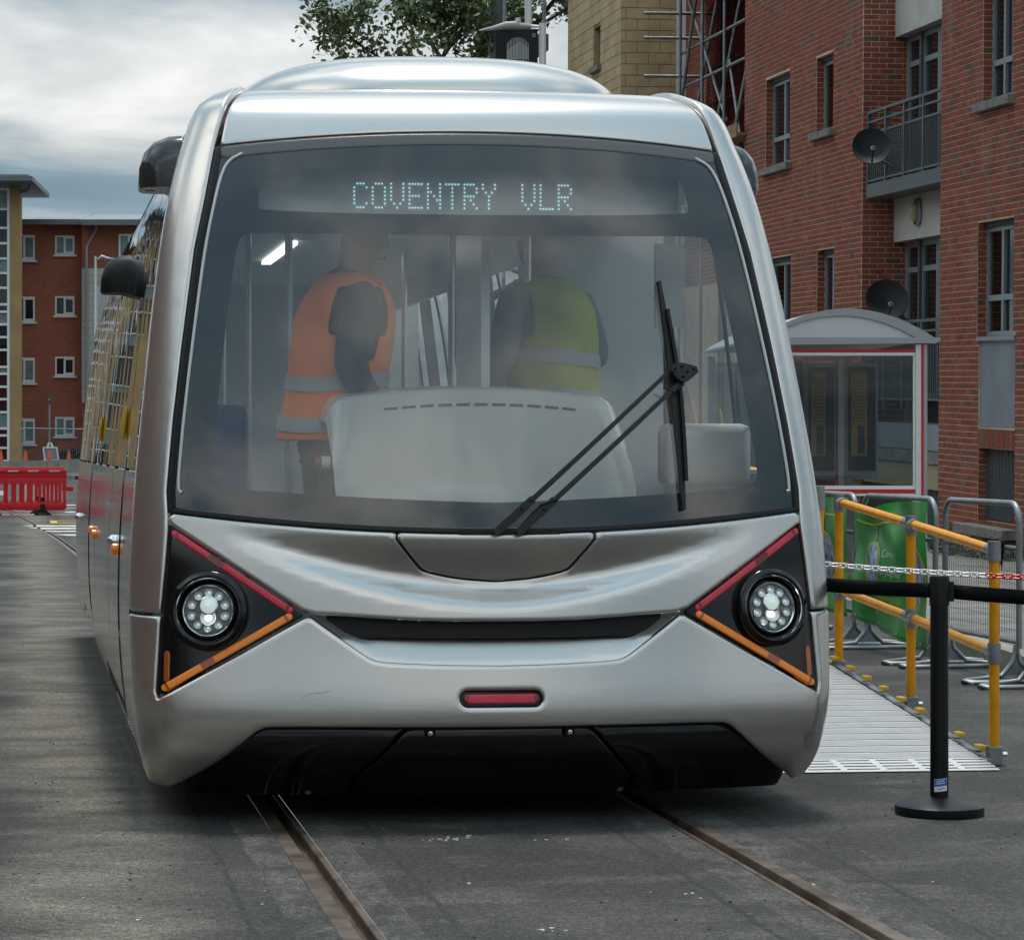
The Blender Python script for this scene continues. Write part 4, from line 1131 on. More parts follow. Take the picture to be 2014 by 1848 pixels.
# headlight clusters
def frame_at(u, v, off=0.0):
    n = GN(u, v); p = G(u, v)+n*off
    x = (G(u+.01, v)-G(u-.01, v)).normalized(); y = n.cross(x)
    m = Matrix((x, y, n)).transposed().to_4x4(); m.translation = p; return m
def capsule(a, b, w, n=6):
    a, b = np.array(a), np.array(b); d = (b-a)/np.linalg.norm(b-a); t = np.array([-d[1], d[0]]); out = []
    for k in range(n+1): f = math.pi*k/n; out.append(tuple(b+w*(math.cos(f-math.pi/2)*d+math.sin(f-math.pi/2)*t)))
    for k in range(n+1): f = math.pi*k/n; out.append(tuple(a+w*(math.cos(f+math.pi/2)*d+math.sin(f+math.pi/2)*t)))
    return out
def strip(name, a, b, w, m, m2, sg, lab, f0, f1):
    mm = (lambda p: p) if sg > 0 else mirror
    o = panel(name, mm(capsule(a, b, w)), m, tram, off=-.002, rad=.004, rim=.02, step=.03, bs=.008)
    a_, b_ = np.array(a), np.array(b); d = (b_-a_); t = np.array([-d[1], d[0]])/np.linalg.norm(d)*w*.96
    for q0, q1 in ((f0, f1), (.012, .03), (.97, .988)):
        q = [tuple(a_+d*q0-t), tuple(a_+d*q1-t), tuple(a_+d*q1+t), tuple(a_+d*q0+t)]
        panel('lens_divider', mm(q), m2, o, off=-.0008, rad=0, rim=.002, step=.05)
for sg in (1, -1):
    mm = (lambda p: p) if sg > 0 else mirror
    tri = roundpoly(TRI, .022, 4)
    panel('headlight_bezel', mm(tri), M['black'], tram, off=-.010, rad=.003, rim=.02, step=.03)
    strip('red_light_strip', (1.190, 1.084), (.772, .805), .0130, M['red'], M['redd'], sg, '', .30, .42)
    strip('orange_light_strip', (.775, .780), (1.232, .516), .0130, M['orange'], M['oranged'], sg, '', .60, .70)
    panel('side_marker_light', mm(capsule((1.222, .640), (1.226, .548), .0115)), M['oranged'], tram, off=-.006, rad=.003, rim=.01, bs=.008)
    fm = frame_at(1.066*sg, .80, .006)
    hl = thing_part('headlight', tram)
    MB().lathe([(.146, -.03), (.148, .010), (.143, .020), (.128, .026), (.118, .020), (.110, .004), (.102, -.014), (.096, -.03)], 64, fm).build('bezel_ring', M['black'], hl, smooth=50)
    MB().lathe([(.121, .0215), (.119, .0245), (.117, .0205)], 64, fm).build('ring_line', M['chrome'], hl, smooth=60)
    MB().lathe([(.099, -.01), (.099, .006), (.095, .010), (.090, .006), (.088, -.01)], 64, fm).build('chrome_ring', M['chrome'], hl, smooth=60)
    MB().lathe([(.0, -.012), (.091, -.012), (.091, -.008), (.0, -.008)], 48, fm).build('reflector', M['cupd'], hl)
    for k in range(10):
        a = R(90+36*k)
        cm = fm @ Matrix.Translation((.0655*math.cos(a), .0655*math.sin(a), -.007))
        MB().lathe([(.0, .002), (.004, .002), (.013, .009), (.016, .010), (.0165, .0), (.0, .0)], 16, cm).build('led_cup', M['cup'], hl, smooth=40)
        MB().lathe([(.0, .002), (.006, .003), (.004, .009), (.0, .011)], 12, cm).build('led_chip', M['lampdim'], hl, smooth=60)
    pm = fm @ Matrix.Translation((0, .018, -.006))
    MB().lathe([(.0, .0), (.030, .0), (.030, .010), (.026, .014), (.0, .021)], 28, pm).build('projector_lens', M['lampdim'], hl, smooth=60)
    MB().lathe([(.034, .0), (.036, .012), (.031, .014), (.030, .0)], 28, pm).build('projector_ring', M['chrome'], hl, smooth=50)
    pm = fm @ Matrix.Translation((0, -.026, -.006))
    MB().lathe([(.0, .0), (.030, .0), (.030, .012), (.018, .006), (.0, .004)], 28, pm).build('beam_cup', M['cup'], hl, smooth=60)
    MB().lathe([(.0, .004), (.011, .005), (.008, .011), (.0, .013)], 20, pm).build('beam_lamp', M['lampon'], hl, smooth=60)
    MB().lathe([(.0, .014), (.05, .0125), (.080, .009), (.0895, .006)], 48, fm).build('lamp_glass', M['lens'], hl, smooth=60)
    # pillar from the seam to the roof, wrapping round to the side
    pil = [(1.243, SEAM+.004), (1.213, 1.10), (1.2125, 1.16)]+[(a+.010, v) for a, v in WSE[1:]]
    pil += [(1.006, 2.59), (.972, 2.70), (.945, 2.80), (.915, 2.90), (.885, 3.00), (.86, 3.15), (.86, 3.34)]
    pil += [(UE(3.34)+.3, 3.34), (UE(3.1)+.25, 3.1)]+[(UE(v)+.02, v) for v in (2.9, 2.75, 2.6, 2.4, 2.0, 1.6, 1.2, .9)]+[(UE(SEAM)+.02, SEAM+.004)]
    panel('corner_pillar', mm(pil), M['silver'], tram, disp=lambda u, v: .022*min(1, max(0, (v-2.62)/.16))-.012*min(1, max(0, (v-3.0)/.3)), rad=.008, rim=.03, step=.04)
# roof fairing above the windscreen
fr_ = [(u, wst(u)+.012) for u in np.linspace(0, .985, 24)]+[(.962, 2.70), (.935, 2.80), (.905, 2.90), (.878, 3.00), (.855, 3.12), (.855, 3.38), (0, 3.38)]
panel('roof_fairing', fr_[:-1]+[(-u, v) for u, v in fr_[::-1]][1:-1], M['silver'], tram, rad=.006, rim=.03, step=.045)
# windscreen
we = [(u, v) for u, v in WSE]
wso_r = [(u, wsb(u)) for u in np.linspace(0, 1.195, 24)]+we+[(u, wst(u)) for u in np.linspace(.99, 0, 20)]
wso = wso_r[:-1]+[(-u, v) for u, v in wso_r[::-1]][:-1]
sgn_r = smoothpoly([(0, 2.302), (.5, 2.306), (.83, 2.322), (.852, 2.33), (.846, 2.39), (.835, 2.452), (.80, 2.472), (.5, 2.494), (.25, 2.504), (0, 2.506)], 1)
sgn = sgn_r+[(-u, v) for u, v in sgn_r[::-1]][1:-1]
clr_r = smoothpoly([(0, 1.20), (.38, 1.213), (.886, 1.243), (1.01, 1.262), (1.045, 1.285), (1.047, 1.33), (1.005, 1.72), (.967, 2.0), (.935, 2.185), (.915, 2.225), (.87, 2.234), (.5, 2.226), (0, 2.220)], 2)
clr = clr_r+[(-u, v) for u, v in clr_r[::-1]][1:-1]
panel('windscreen_border', wso, M['frit'], tram, holes=[sgn, clr], off=-.006, rad=0, rim=.004, step=.06)
panel('windscreen_glass', wso, M['ws'], tram, off=-.002, rad=0, rim=0, step=.05)
# rubber gasket ring and pale bead whose tone paints the glass-edge reflection
def inset(poly, k, cv=1.86): return [(u*(1-k/1.1*(1)), cv+(v-cv)*(1-k/.75)) for u, v in poly]
seal = [p for p in wso]
panel('windscreen_gasket', [(u*1.006, 1.86+(v-1.86)*1.010) for u, v in wso], M['blackr'], tram, holes=[inset(wso, .013)], off=.000, rad=.003, rim=.012, step=.05)
panel('gasket_upper', [(u, wst(u)+.006) for u in np.linspace(-.99, .99, 40)]+[(u, wst(u)-.045) for u in np.linspace(.985, -.985, 40)], mat('gasket_grey', (.10, .105, .105), .3), tram, off=.001, rad=.006, rim=.01, step=.05)
for sg in (1, -1):
    mm = (lambda p: p) if sg > 0 else mirror
    ed = [(u-.030, v) for u, v in WSE if v < 2.5]+[(.985, 2.46), (.955, 2.52), (.90, 2.548)]
    ed[0] = (1.160, 1.235)
    pth = resample(ed+ed[::-1][1:-1], .04)[:len(resample(ed, .04))]
    pth = smoothpoly(ed, 2)
    MB().tube([G(u*sg, v)+GN(u*sg, v)*.001 for u, v in pth], .0065, 8).build('glass_edge_glint', M['trim'], tram, smooth=60)
    gp = [(u-.008, v) for u, v in WSE]
    panel('gasket_side', mm([(u-.004, v) for u, v in WSE]+[(u-.022, v) for u, v in WSE[::-1]]), M['frit'], tram, off=.002, rad=.003, rim=.008, step=.05)
# black apron below the bumper
ap_c = [(-.333, .372), (.333, .372), (.445, .24), (.525, .15), (.525, .075), (-.525, .075), (-.525, .15), (-.445, .24)]
for nm, pl in (('apron', ap_c), ('apron', [(.347, .372), (.84, .372), (.885, .362), (1.045, .222), (1.165, .14), (1.17, .075), (.542, .075), (.542, .15), (.46, .24)])):
    for sg in ((1,) if pl is ap_c else (1, -1)):
        panel(nm, pl if sg > 0 else mirror(pl), M['apron'], tram, off=-.024, disp=lambda u, v: -2.2*max(0, v-.25)**2, rad=.006, rim=.03, step=.03)
panel('apron_backing', [(-1.2, .40), (1.2, .40), (1.2, .07), (-1.2, .07)], M['blackm'], tram, off=-.06, rad=0, rim=.4, step=.1)
for u in (-.262, .262):
    fm = frame_at(u, .347, -.026)
    MB().prism([(-.019, .024), (.019, .024)]+[(.019*math.cos(R(a)), -.004+.019*math.sin(R(a))) for a in range(0, -181, -20)], 0, .004, 'z', fm).build('bolt_tab', M['blackm'], tram)
    MB().lathe([(.0, .004), (.010, .004), (.010, .008), (.006, .010), (.004, .006), (.0, .006)], 16, fm).build('bolt', M['chrome'], tram, smooth=40)
for u in (-.69, .50):
    fm = frame_at(u, .092, -.028)
    MB().lathe([(.0, .0), (.013, .0), (.013, .006), (.007, .008), (.005, .004), (.0, .004)], 16, fm).build('bolt', M['steel'], tram, smooth=40)
# small paint crack and chips in the bumper
for pts in ([(-.735, .487), (-.70, .500), (-.675, .503), (-.65, .505), (-.625, .513)], [(-.674, .509), (-.673, .497)], [(-.676, .470), (-.673, .466)]):
    MB().tube([G(u, v)+GN(u, v)*.0003 for u, v in pts], .0007, 5).build('paint_crack', M['intd'], tram)

# body sides, roof, rear
def side_pt(y, v, sg, off=0.0):
    bl = 1.0
    return Vector((sg*(WH(v)+off), y, Z0(v)))
YE = 10.35
def side_sheet(name, m, v0, v1, t0, t1, sg, parent, off=0.0, nv=18, ny=14, front=True):
    vs = np.linspace(v0, v1, nv+1); mb = MB()
    def fn(a, b):
        v = v0+(v1-v0)*b; ya = YS(v)+.02 if t0 is None else t0; yb = t1
        return side_pt(ya+(yb-ya)*a, v, sg, off)
    mb.grid(fn, ny, nv)
    me = mb.mesh(name, 60, fix=False)
    if sg > 0: me.flip_normals()
    return put(name, me, m, parent)
SPL = [None, 1.55, 2.80, 4.05, 5.3, 6.6, 7.85, 9.1, YE]
GAP = .012
for sg in (-1, 1):
    for i in range(len(SPL)-1):
        a = SPL[i]; b = SPL[i+1]
        a2 = a if a is None else a+GAP
        door = i in (1, 2, 5, 6)
        side_sheet('side_window', M['side'], 1.32, 2.70, a2, b-GAP, sg, tram)
        side_sheet('door_lower_panel' if door else 'side_skirt', M['silver2'], .34 if door else .22, 1.31, a2, b-GAP, sg, tram, 0.004 if door else 0.0, 12, 8)
        if i: MB().bar(side_pt(a, .3, sg, -.006), side_pt(a, 1.3, sg, -.006), .03, .012, (1, 0, 0)).build('door_seal', M['blackr'], tram)
        MB().tube([side_pt(b, v, sg, -.008) for v in np.linspace(1.3, 2.7, 14)], .010, 6).build('window_seal', M['blackr'], tram)
    side_sheet('sill_rail', M['silver2'], .14, .225, None, YE, sg, tram, .003, 3, 20)
    side_sheet('cant_rail', M['black'], 2.70, 2.80, None, YE, sg, tram, .002, 4, 20)
    side_sheet('roof_edge', M['silver'], 2.80, 3.4, 1.6, YE, sg, tram, .018, 14, 24)
    # orange side repeaters and a chrome push
    for y_ in (1.86, 5.37): MB().tube([side_pt(y_, v, sg, .010) for v in (1.44, 1.46, 1.51, 1.56, 1.58)], [.004, .009, .011, .009, .004], 8).build('door_button', M['yellow'], tram, smooth=60)
    for y_, v_ in ((1.80, .97), (5.1, .93), (5.7, .935)):
        fmx = Matrix.Translation(side_pt(y_, v_, sg, .0)) @ Matrix.Rotation(R(90)*sg, 4, 'Y')
        MB().lathe([(.0, 0), (.025, 0), (.025, .020), (.018, .026), (.0, .028)], 16, fmx).build('side_marker_light', M['orange'], tram, smooth=40)
    for y_, v_ in ((1.95, 1.00), (8.9, .93)):
        fmx = Matrix.Translation(side_pt(y_, v_, sg, .0)) @ Matrix.Rotation(R(90)*sg, 4, 'Y')
        MB().lathe([(.0, 0), (.027, 0), (.027, .018), (.022, .028), (.010, .040), (.0, .042)], 16, fmx).build('side_lamp', M['chrome'], tram, smooth=40)
    for j in range(16):
        y_ = 1.0+j*.12
        fmx = Matrix.Translation(side_pt(y_, .26, sg, .0)) @ Matrix.Rotation(R(90)*sg, 4, 'Y')
        MB().lathe([(.0, 0), (.007, 0), (.004, .004), (.0, .004)], 8, fmx).build('rivet', M['chrome'], tram, smooth=60)
MB().grid(lambda a, b: Vector(((a*2-1)*.87, 1.2+(YE-1.2)*b, 2.858+.012*(1-(a*2-1)**2))), 12, 20).build('roof', M['silver'], tram, smooth=60)
MB().prism([(x, z) for x, z in [(WH(v), Z0(v)) for v in np.linspace(.2, 3.3, 24)]+[(-WH(v), Z0(v)) for v in np.linspace(3.3, .2, 24)]], YE, YE+.06, 'y').build('rear_panel', M['silver2'], tram)
MB().box(-1.1, 1.1, YE-.02, YE-.01, 1.25, 2.4).build('rear_window', M['pane'], tram)
MB().box(-1.05, 1.05, .5, YE-.3, .13, .34).build('underframe', M['blackm'], tram)
# roof pod
def pod(a, b):
    th = a*2*math.pi; ph = b*math.pi/2
    def se(c_, e): return math.copysign(abs(c_)**e, c_)
    r_ = math.cos(ph)**.62
    return Vector((.87*se(math.cos(th), .74)*r_, 2.15+1.0*se(math.sin(th), .74)*r_, 2.835+.252*math.sin(ph)**.95))
MB().grid(pod, 64, 20).build('roof_pod', M['silver'], tram, smooth=180)
# camera pods on the sides
def campod(y_, v_, sg, s, m):
    p = thing_part('mirror_camera_pod', tram)
    def fn(a, b):
        t = a*math.pi; prof = math.sin(t)**.6
        x = b
        z_ = -1+2*a
        out_ = .17*s*(1-max(0, z_*.5+.5)**2.6)**.5*(1-.0*b)
        return None
    # half-dome: outline quarter ellipse in (x, z), extruded along y with rounded ends
    prof = [(0, -.10), (.165, -.10), (.172, -.085), (.170, -.02), (.150, .045), (.110, .088), (.055, .110), (0, .115)]
    mb = MB(); ysn = [(-.13, .55), (-.115, .82), (-.08, .97), (0, 1.0), (.10, .98), (.16, .85), (.18, .6)]
    base = side_pt(y_, v_, sg, -.03)
    vs = []; n = len(prof)
    for yy, k in ysn:
        for px, pz in prof: vs.append(base+Vector((sg*px*s*k, yy*s, (pz+.1)*s*k-.1*s)))
    fs = [(i*n+k, i*n+k+1, (i+1)*n+k+1, (i+1)*n+k) for i in range(len(ysn)-1) for k in range(n-1)]
    fs += [(i*n, (i+1)*n, (i+1)*n+n-1, i*n+n-1) for i in range(len(ysn)-1)]
    fs += [tuple(range(n)), tuple((len(ysn)-1)*n+k for k in range(n))]
    mb.add(vs, fs); mb.build('pod_shell', m, p, smooth=48)
    MB().lathe([(.0, 0), (.02, 0), (.02, .008), (.0, .008)], 12, Matrix.Translation(base+Vector((sg*.12*s, .05, -.102*s)))).build('camera_lens', M['pane'], p)
M['podgrey'] = mat('pod_grey', (.030, .033, .036), rough=.16, coat=.4)
for sg in (-1, 1):
    campod(1.22, 2.555, sg, 1.02, M['podgrey'])
    campod(4.9, 2.34, sg, .98, M['blackm'])
# wiper
wp = thing_part('wiper', tram)
def wpt(u, v, h): return G(u, v)+GN(u, v)*h
for (a, b) in (((-.012, 1.080), (.700, 1.690)), ((.072, 1.080), (.772, 1.675))):
    n_ = 10; pts = [wpt(a[0]+(b[0]-a[0])*i/n_, a[1]+(b[1]-a[1])*i/n_, .035+.02*math.sin(math.pi*i/n_)) for i in range(n_+1)]
    mb = MB()
    for i in range(n_):
        w_ = .030 if i < 2 else .021-.0006*i
        mb.bar(pts[i], pts[i+1], w_, .012, GN(.3, 1.3))
    mb.build('wiper_arm', M['blackr'], wp)
    for f_ in (.14, .19): MB().lathe([(.0, 0), (.006, 0), (.005, .006), (.0, .006)], 8, Matrix.Translation(wpt(a[0]+(b[0]-a[0])*f_, a[1]+(b[1]-a[1])*f_, .052)) @ Matrix.Rotation(R(80), 4, 'X')).build('screw', M['blackm'], wp)
fm = frame_at(.735, 1.675, .055)
MB().prism([(-.045, .005), (-.035, .030), (.0, .036), (.040, .028), (.062, .020), (.066, -.002), (.030, -.030), (.0, -.045), (-.02, -.03)], -.006, .006, 'z', fm).build('pivot_plate', M['blackr'], wp)
for dx, dy in ((-.028, .012), (.0, .02), (.05, .012), (.0, -.02), (.02, 0), (-.04, .0)):
    MB().lathe([(.0, 0), (.006, 0), (.004, .008), (.0, .008)], 8, fm @ Matrix.Translation((dx, dy, .005))).build('screw', M['blackm'], wp)
bl0, bl1 = (.689, 2.04), (.722, 1.168); mb = MB(); n_ = 24
pts = []; 
for i in range(n_+1):
    f_ = i/n_; pts.append(wpt(bl0[0]+(bl1[0]-bl0[0])*f_+.012*math.sin(math.pi*f_), bl0[1]+(bl1[1]-bl0[1])*f_, .012))
for i in range(n_):
    f_ = (i+.5)/n_; w_ = .012+.026*(1-abs(f_-.5)*2)
    mb.bar(pts[i], pts[i+1], w_, .020, GN(.7, 1.6))
mb.build('wiper_blade', M['blackr'], wp)
mb = MB()
for i in range(3, n_-3):
    f_ = (i+.5)/n_; d_ = .024*(1-abs(f_-.5)*2)
    mb.bar(pts[i]+Vector((.010+d_*.4, -.018, 0)), pts[i+1]+Vector((.010+d_*.4, -.018, 0)), .013, .012, GN(.7, 1.6))
mb.build('blade_spine', M['blackm'], wp)
MB().tube([wpt(.66, 1.62, .04), wpt(.70, 1.60, .05), wpt(.74, 1.63, .05)], .004, 6).build('washer_hose', M['blackm'], wp)
MB().tube([wpt(.10, 1.12, .03), wpt(.16, 1.18, .05), wpt(.22, 1.20, .06)], .005, 6).build('washer_hose', M['blackm'], wp)
panel('wiper_well', [(-.135, 1.083), (.24, 1.083), (.25, 1.100), (-.15, 1.098)], M['blackm'], tram, off=.003, rad=0, rim=.004, step=.05)

# destination display
LEDY = .80
sb = thing_part('destination_sign', tram)
MB().box(-.86, .86, LEDY+.004, LEDY+.05, 2.28, 2.56).build('display_board', M['panelg'], sb)
FONT = {'C': ['01110','10001','10000','10000','10000','10001','01110'], 'O': ['01110','10001','10001','10001','10001','10001','01110'],
 'V': ['10001','10001','10001','10001','10001','01010','00100'], 'E': ['11111','10000','10000','11110','10000','10000','11111'],
 'N': ['10001','10001','11001','10101','10011','10001','10001'], 'T': ['11111','00100','00100','00100','00100','00100','00100'],
 'R': ['11110','10001','10001','11110','10100','10010','10001'], 'Y': ['10001','10001','01010','00100','00100','00100','00100'],
 'L': ['10000','10000','10000','10000','10000','10000','11111']}
PIT = .01225; X0 = -.4485; ZR = 2.447; PZ = .0157
def dots(cells, r):
    mb = MB()
    for cx_, cz_ in cells:
        mb.add([(X0+cx_*PIT+r*math.cos(R(60*k)), LEDY, ZR-cz_*PZ+r*math.sin(R(60*k))) for k in range(6)], [tuple(range(6))])
    return mb
cur = 0; used = set()
for ch in 'COVENTRY VLR':
    if ch == ' ': cur += 6; continue
    cs = [(cur+c_, r_) for r_ in range(7) for c_ in range(5) if FONT[ch][r_][c_] == '1']; used |= set(cs)
    w_ = 6
    dots(cs, .0040).build('led_letter', M['led'], sb, fix=False); cur += w_ if ch != 'Y' else 7
off_ = [(c_, r_) for c_ in range(-22, 92) for r_ in range(8) if (c_, r_) not in used]
tag(dots(off_, .0017).build('unlit_leds', M['ledoff'], sb, fix=False), kind='stuff')

# interior
it = thing_part('interior', tram)
MB().box(-1.22, 1.22, .45, YE-.1, .50, .55).build('floor', M['floor'], it)
MB().box(-1.02, 1.02, .86, YE-.1, 2.60, 2.63).build('ceiling', M['intw'], it)
for sg in (-1, 1):
    MB().box(sg*.99-.02, sg*.99+.02, 1.3, YE-.1, 2.42, 2.60).build('duct', M['intw'], it)
    MB().box(sg*1.26-.015, sg*1.26+.015, .75, YE-.1, .5, 1.30).build('wall_lining', M['intw'], it)
    for y_ in (2.80, 4.05, 5.3, 6.6, 7.85, 9.1):
        MB().bar((sg*1.22, y_, 1.3), (sg*1.08, y_, 2.45), .07, .07).build('pillar', M['intd'], it)
    MB().bar((sg*.2, 5.7 if sg < 0 else 4.9, 2.585), (sg*.2, 7.4 if sg < 0 else 5.6, 2.585), .06, .02).build('strip_light', M['striplight'], it)
    for y_ in (2.4, 4.6, 6.4): MB().tube([(sg*.55, y_, .55), (sg*.55, y_, 2.6)], .018, 10).build('grab_pole', M['pole'], it, smooth=60)
    for j, y_ in enumerate((3.3, 4.3, 5.4, 6.6, 7.8)):
        s_ = thing_part('seat', it); xs_ = sg*.85
        MB().box(xs_-.22, xs_+.22, y_, y_+.45, .92, 1.02).build('cushion', M['seat'], s_, bevel=.03, smooth=60)
        MB().box(xs_-.22, xs_+.22, y_+.40, y_+.50, 1.0, 1.62).build('backrest', M['seat'], s_, bevel=.04, smooth=60)
        MB().box(xs_-.05, xs_+.05, y_+.1, y_+.35, .55, .93).build('pedestal', M['intd'], s_)
MB().box(-1.2, 1.2, YE-.14, YE-.10, .5, 2.6).build('rear_bulkhead', M['intw'], it)
MB().box(.62, 1.22, 2.55, 2.60, .5, 2.55).build('partition', M['intw'], it)
MB().box(.30, .34, 2.2, 2.9, .5, 2.6).build('partition_glass', M['pole'], it)
# drivers console
def cons(a, b):
    x = -1+2*a; xx = .58*math.copysign(abs(x)**.85, x)
    return xx
dc = thing_part('console', it)
out_ = []
NP = 40
def cz(x, t):       # t 0 bottom, 1 top
    e = abs(x)/.585
    top = 1.635-.045*e*e; bot = 1.150+.035*e*e
    r_ = .07
    if e > .86: 
        q = (e-.86)/.14; top -= .09*(1-math.sqrt(max(0, 1-q*q))); bot += .05*(1-math.sqrt(max(0, 1-q*q)))
    return bot+(top-bot)*t
def cfn(a, b):
    x = .585*math.sin((a-.5)*math.pi*.999)
    t = b
    if b < .88: zz = cz(x, b/.88); yy = .25+.34*(b/.88)+.16*x*x-.05*math.sin(b/.88*math.pi)
    else:
        q = (b-.88)/.12; zz = cz(x, 1)+.018*math.sin(q*math.pi/2); yy = .59+.16*x*x+.30*q
    e = abs(x)/.585
    yy += .06*max(0, (e-.80)/.2)**2
    return Vector((x+.02, yy+.08, zz))
MB().grid(cfn, 60, 40).build('console_shell', M['dash'], dc, smooth=180, fix=False)
MB().box(-.5, .5, .62, .95, .55, 1.14).build('console_pedestal', M['intd'], dc)
for i in range(11):
    x0_ = -.375+i*.0705; pts = []
    for j in range(5):
        x_ = x0_+.052*j/4; pts.append(Vector((x_+.02, .600+.16*x_*x_-.004, 1.573-.05*(x_/.585)**2)))
    MB().tube(pts, .0055, 6).build('vent_slot', M['dashd'], dc)
mx_ = Matrix.Translation((-.565, .62, 1.345)) @ Matrix.Rotation(R(-90), 4, 'Y')
MB().lathe([(.0, 0), (.027, 0), (.027, .035), (.0, .036)], 20, mx_).build('stop_button_collar', M['white'], dc, smooth=40)
MB().lathe([(.0, .036), (.018, .036), (.021, .050), (.016, .056), (.0, .057)], 20, mx_).build('stop_button', mat('button_red', (.5, .02, .05), .35), dc, smooth=40)
MB().box(.80, 1.15, .75, .95, 1.25, 1.50).build('side_console', M['dash'], dc, bevel=.04, smooth=60)
MB().box(.86, .98, 1.2, 1.22, 1.9, 2.25).build('notice_sheet', M['white'], dc)
# ------------------------------------------------------------------ two people inside the cab
def skinned(name, verts, edges, m, parent, sub=2, root=0):
    bm = bmesh.new(); lay = bm.verts.layers.skin.verify(); vs = []
    for co, r_ in verts:
        v = bm.verts.new(co); v[lay].radius = r_ if isinstance(r_, tuple) else (r_, r_); vs.append(v)
    vs[root][lay].use_root = True
    for a, b in edges: bm.edges.new((vs[a], vs[b]))
    me = bpy.data.meshes.new(name); bm.to_mesh(me); bm.free()
    o = put(name, me, m, parent); o.modifiers.new('skin', 'SKIN').use_smooth_shade = True
    s = o.modifiers.new('sub', 'SUBSURF'); s.levels = sub; s.render_levels = sub
    return o
def chain(pts):
    return pts, [(i, i+1) for i in range(len(pts)-1)]
def person(label, loc, yaw, k, bulk, hem, vest, sleeve, arms, lean=0.0):
    t = thing('person', label, 'person', loc, (0, 0, yaw)); t.scale = (k*bulk, k*bulk, k)
    (er, wr), (el, wl_) = arms
    L_ = lambda z: lean*max(0, z-.95)
    def P(x, y, z): return (x, y+L_(z), z)
    V = [(P(0, 0, .95), (.15, .11)), (P(0, 0, 1.12), (.14, .105)), (P(0, .01, 1.34), (.165, .115)), (P(0, 0, 1.50), (.085, .07)), (P(0, .015, 1.57), .056), (P(0, .03, 1.64), (.070, .080)), (P(0, .025, 1.73), (.078, .092)), (P(0, .01, 1.80), (.055, .065)),
         (P(.185, 0, 1.45), .062), (er, .046), (wr, .032), (P(-.185, 0, 1.45), .062), (el, .046), (wl_, .032),
         ((.10, 0, .88), .095), ((.11, .02, .50), .066), ((.11, 0, .10), .045), ((.12, .16, .04), (.045, .035)),
         ((-.10, 0, .88), .095), ((-.11, .02, .50), .066), ((-.11, 0, .10), .045), ((-.12, .16, .04), (.045, .035)),
         (P(0, .125, 1.665), .014), (P(0, .118, 1.70), .010)]
    E_ = [(0,1),(1,2),(2,3),(3,4),(4,5),(5,6),(6,7),(2,8),(8,9),(9,10),(2,11),(11,12),(12,13),(0,14),(14,15),(15,16),(16,17),(0,18),(18,19),(19,20),(20,21),(6,23),(23,22)]
    # hands: palm, four fingers and a thumb on each wrist
    for wi, el_ in ((10, er), (13, el)):
        w = Vector(V[wi][0]); d = (w-Vector(el_)).normalized(); sx = d.cross(Vector((0, 0, 1)))
        sx = sx.normalized() if sx.length > .1 else Vector((0, 1, 0))
        b0 = len(V); V.append((tuple(w+d*.055), (.038, .018))); E_.append((wi, b0))
        for q, ln in ((-.030, .062), (-.010, .075), (.010, .072), (.028, .058)):
            i0 = len(V); V += [(tuple(w+d*.10+sx*q), .010), (tuple(w+d*(.10+ln*.55)+sx*q+Vector((0, 0, -.008))), .009), (tuple(w+d*(.10+ln)+sx*q+Vector((0, 0, -.022))), .008)]
            E_ += [(b0, i0), (i0, i0+1), (i0+1, i0+2)]
        i0 = len(V); V += [(tuple(w+d*.05+sx*.045), .011), (tuple(w+d*.09+sx*.062), .009)]; E_ += [(b0, i0), (i0, i0+1)]
    skinned('body', V, E_, M['skin'], t, 2)
    J = [(P(0, 0, 1.04), (.125, .10)), (P(0, 0, 1.14), (.135, .105)), (P(0, .01, 1.34), (.178, .13)), (P(0, 0, 1.50), (.10, .085)), (P(0, .01, 1.56), .068),
         (P(.185, 0, 1.45), .078), (tuple((Vector(P(.185, 0, 1.45))+Vector(er))/2), .070), (er, .062), (tuple(Vector(er)*.1+Vector(wr)*.9), .048), (P(-.185, 0, 1.45), .078), (tuple((Vector(P(-.185, 0, 1.45))+Vector(el))/2), .070), (el, .062), (tuple(Vector(el)*.1+Vector(wl_)*.9), .048)]
    skinned('jacket', J, [(0,1),(1,2),(2,3),(3,4),(2,5),(5,6),(6,7),(7,8),(2,9),(9,10),(10,11),(11,12)], sleeve, t, 2)
    T_ = [((0, 0, .93), (.125, .10)), ((.09, 0, .84), .098), ((.11, .02, .50), .082), ((.11, 0, .12), .066), ((-.09, 0, .84), .098), ((-.11, .02, .50), .082), ((-.11, 0, .12), .066)]
    skinned('trousers', T_, [(0,1),(1,2),(2,3),(0,4),(4,5),(5,6)], M['cloth'], t, 2)
    MB().lathe([(.0, 1.865), (.06, 1.86), (.092, 1.81), (.098, 1.765), (.0, 1.765)], 18, Matrix.Translation((0, L_(1.8)+.02, 0)) @ Matrix.Diagonal((.92, 1.12, 1, 1))).build('hair', M['intd'], t, smooth=60)
    for s_ in (-1, 1):
        MB().lathe([(.0, 0), (.012, .0), (.010, .006), (.0, .008)], 10, Matrix.Translation((s_*.032, .108+L_(1.72), 1.72)) @ Matrix.Rotation(R(-90), 4, 'X')).build('eye', M['white'], t, smooth=60)
        MB().lathe([(.0, -.008), (.026, -.006), (.028, .004), (.0, .008)], 10, Matrix.Translation((s_*.088, .03+L_(1.7), 1.69)) @ Matrix.Rotation(R(90), 4, 'Y') @ Matrix.Diagonal((1.25, .8, 1, 1))).build('ear', M['skin'], t, smooth=60)
    MB().tube([(-.025, .112+L_(1.63), 1.625), (0, .118+L_(1.63), 1.622), (.025, .112+L_(1.63), 1.625)], .005, 6).build('mouth', mat('lips', (.30, .12, .10), .5), t)
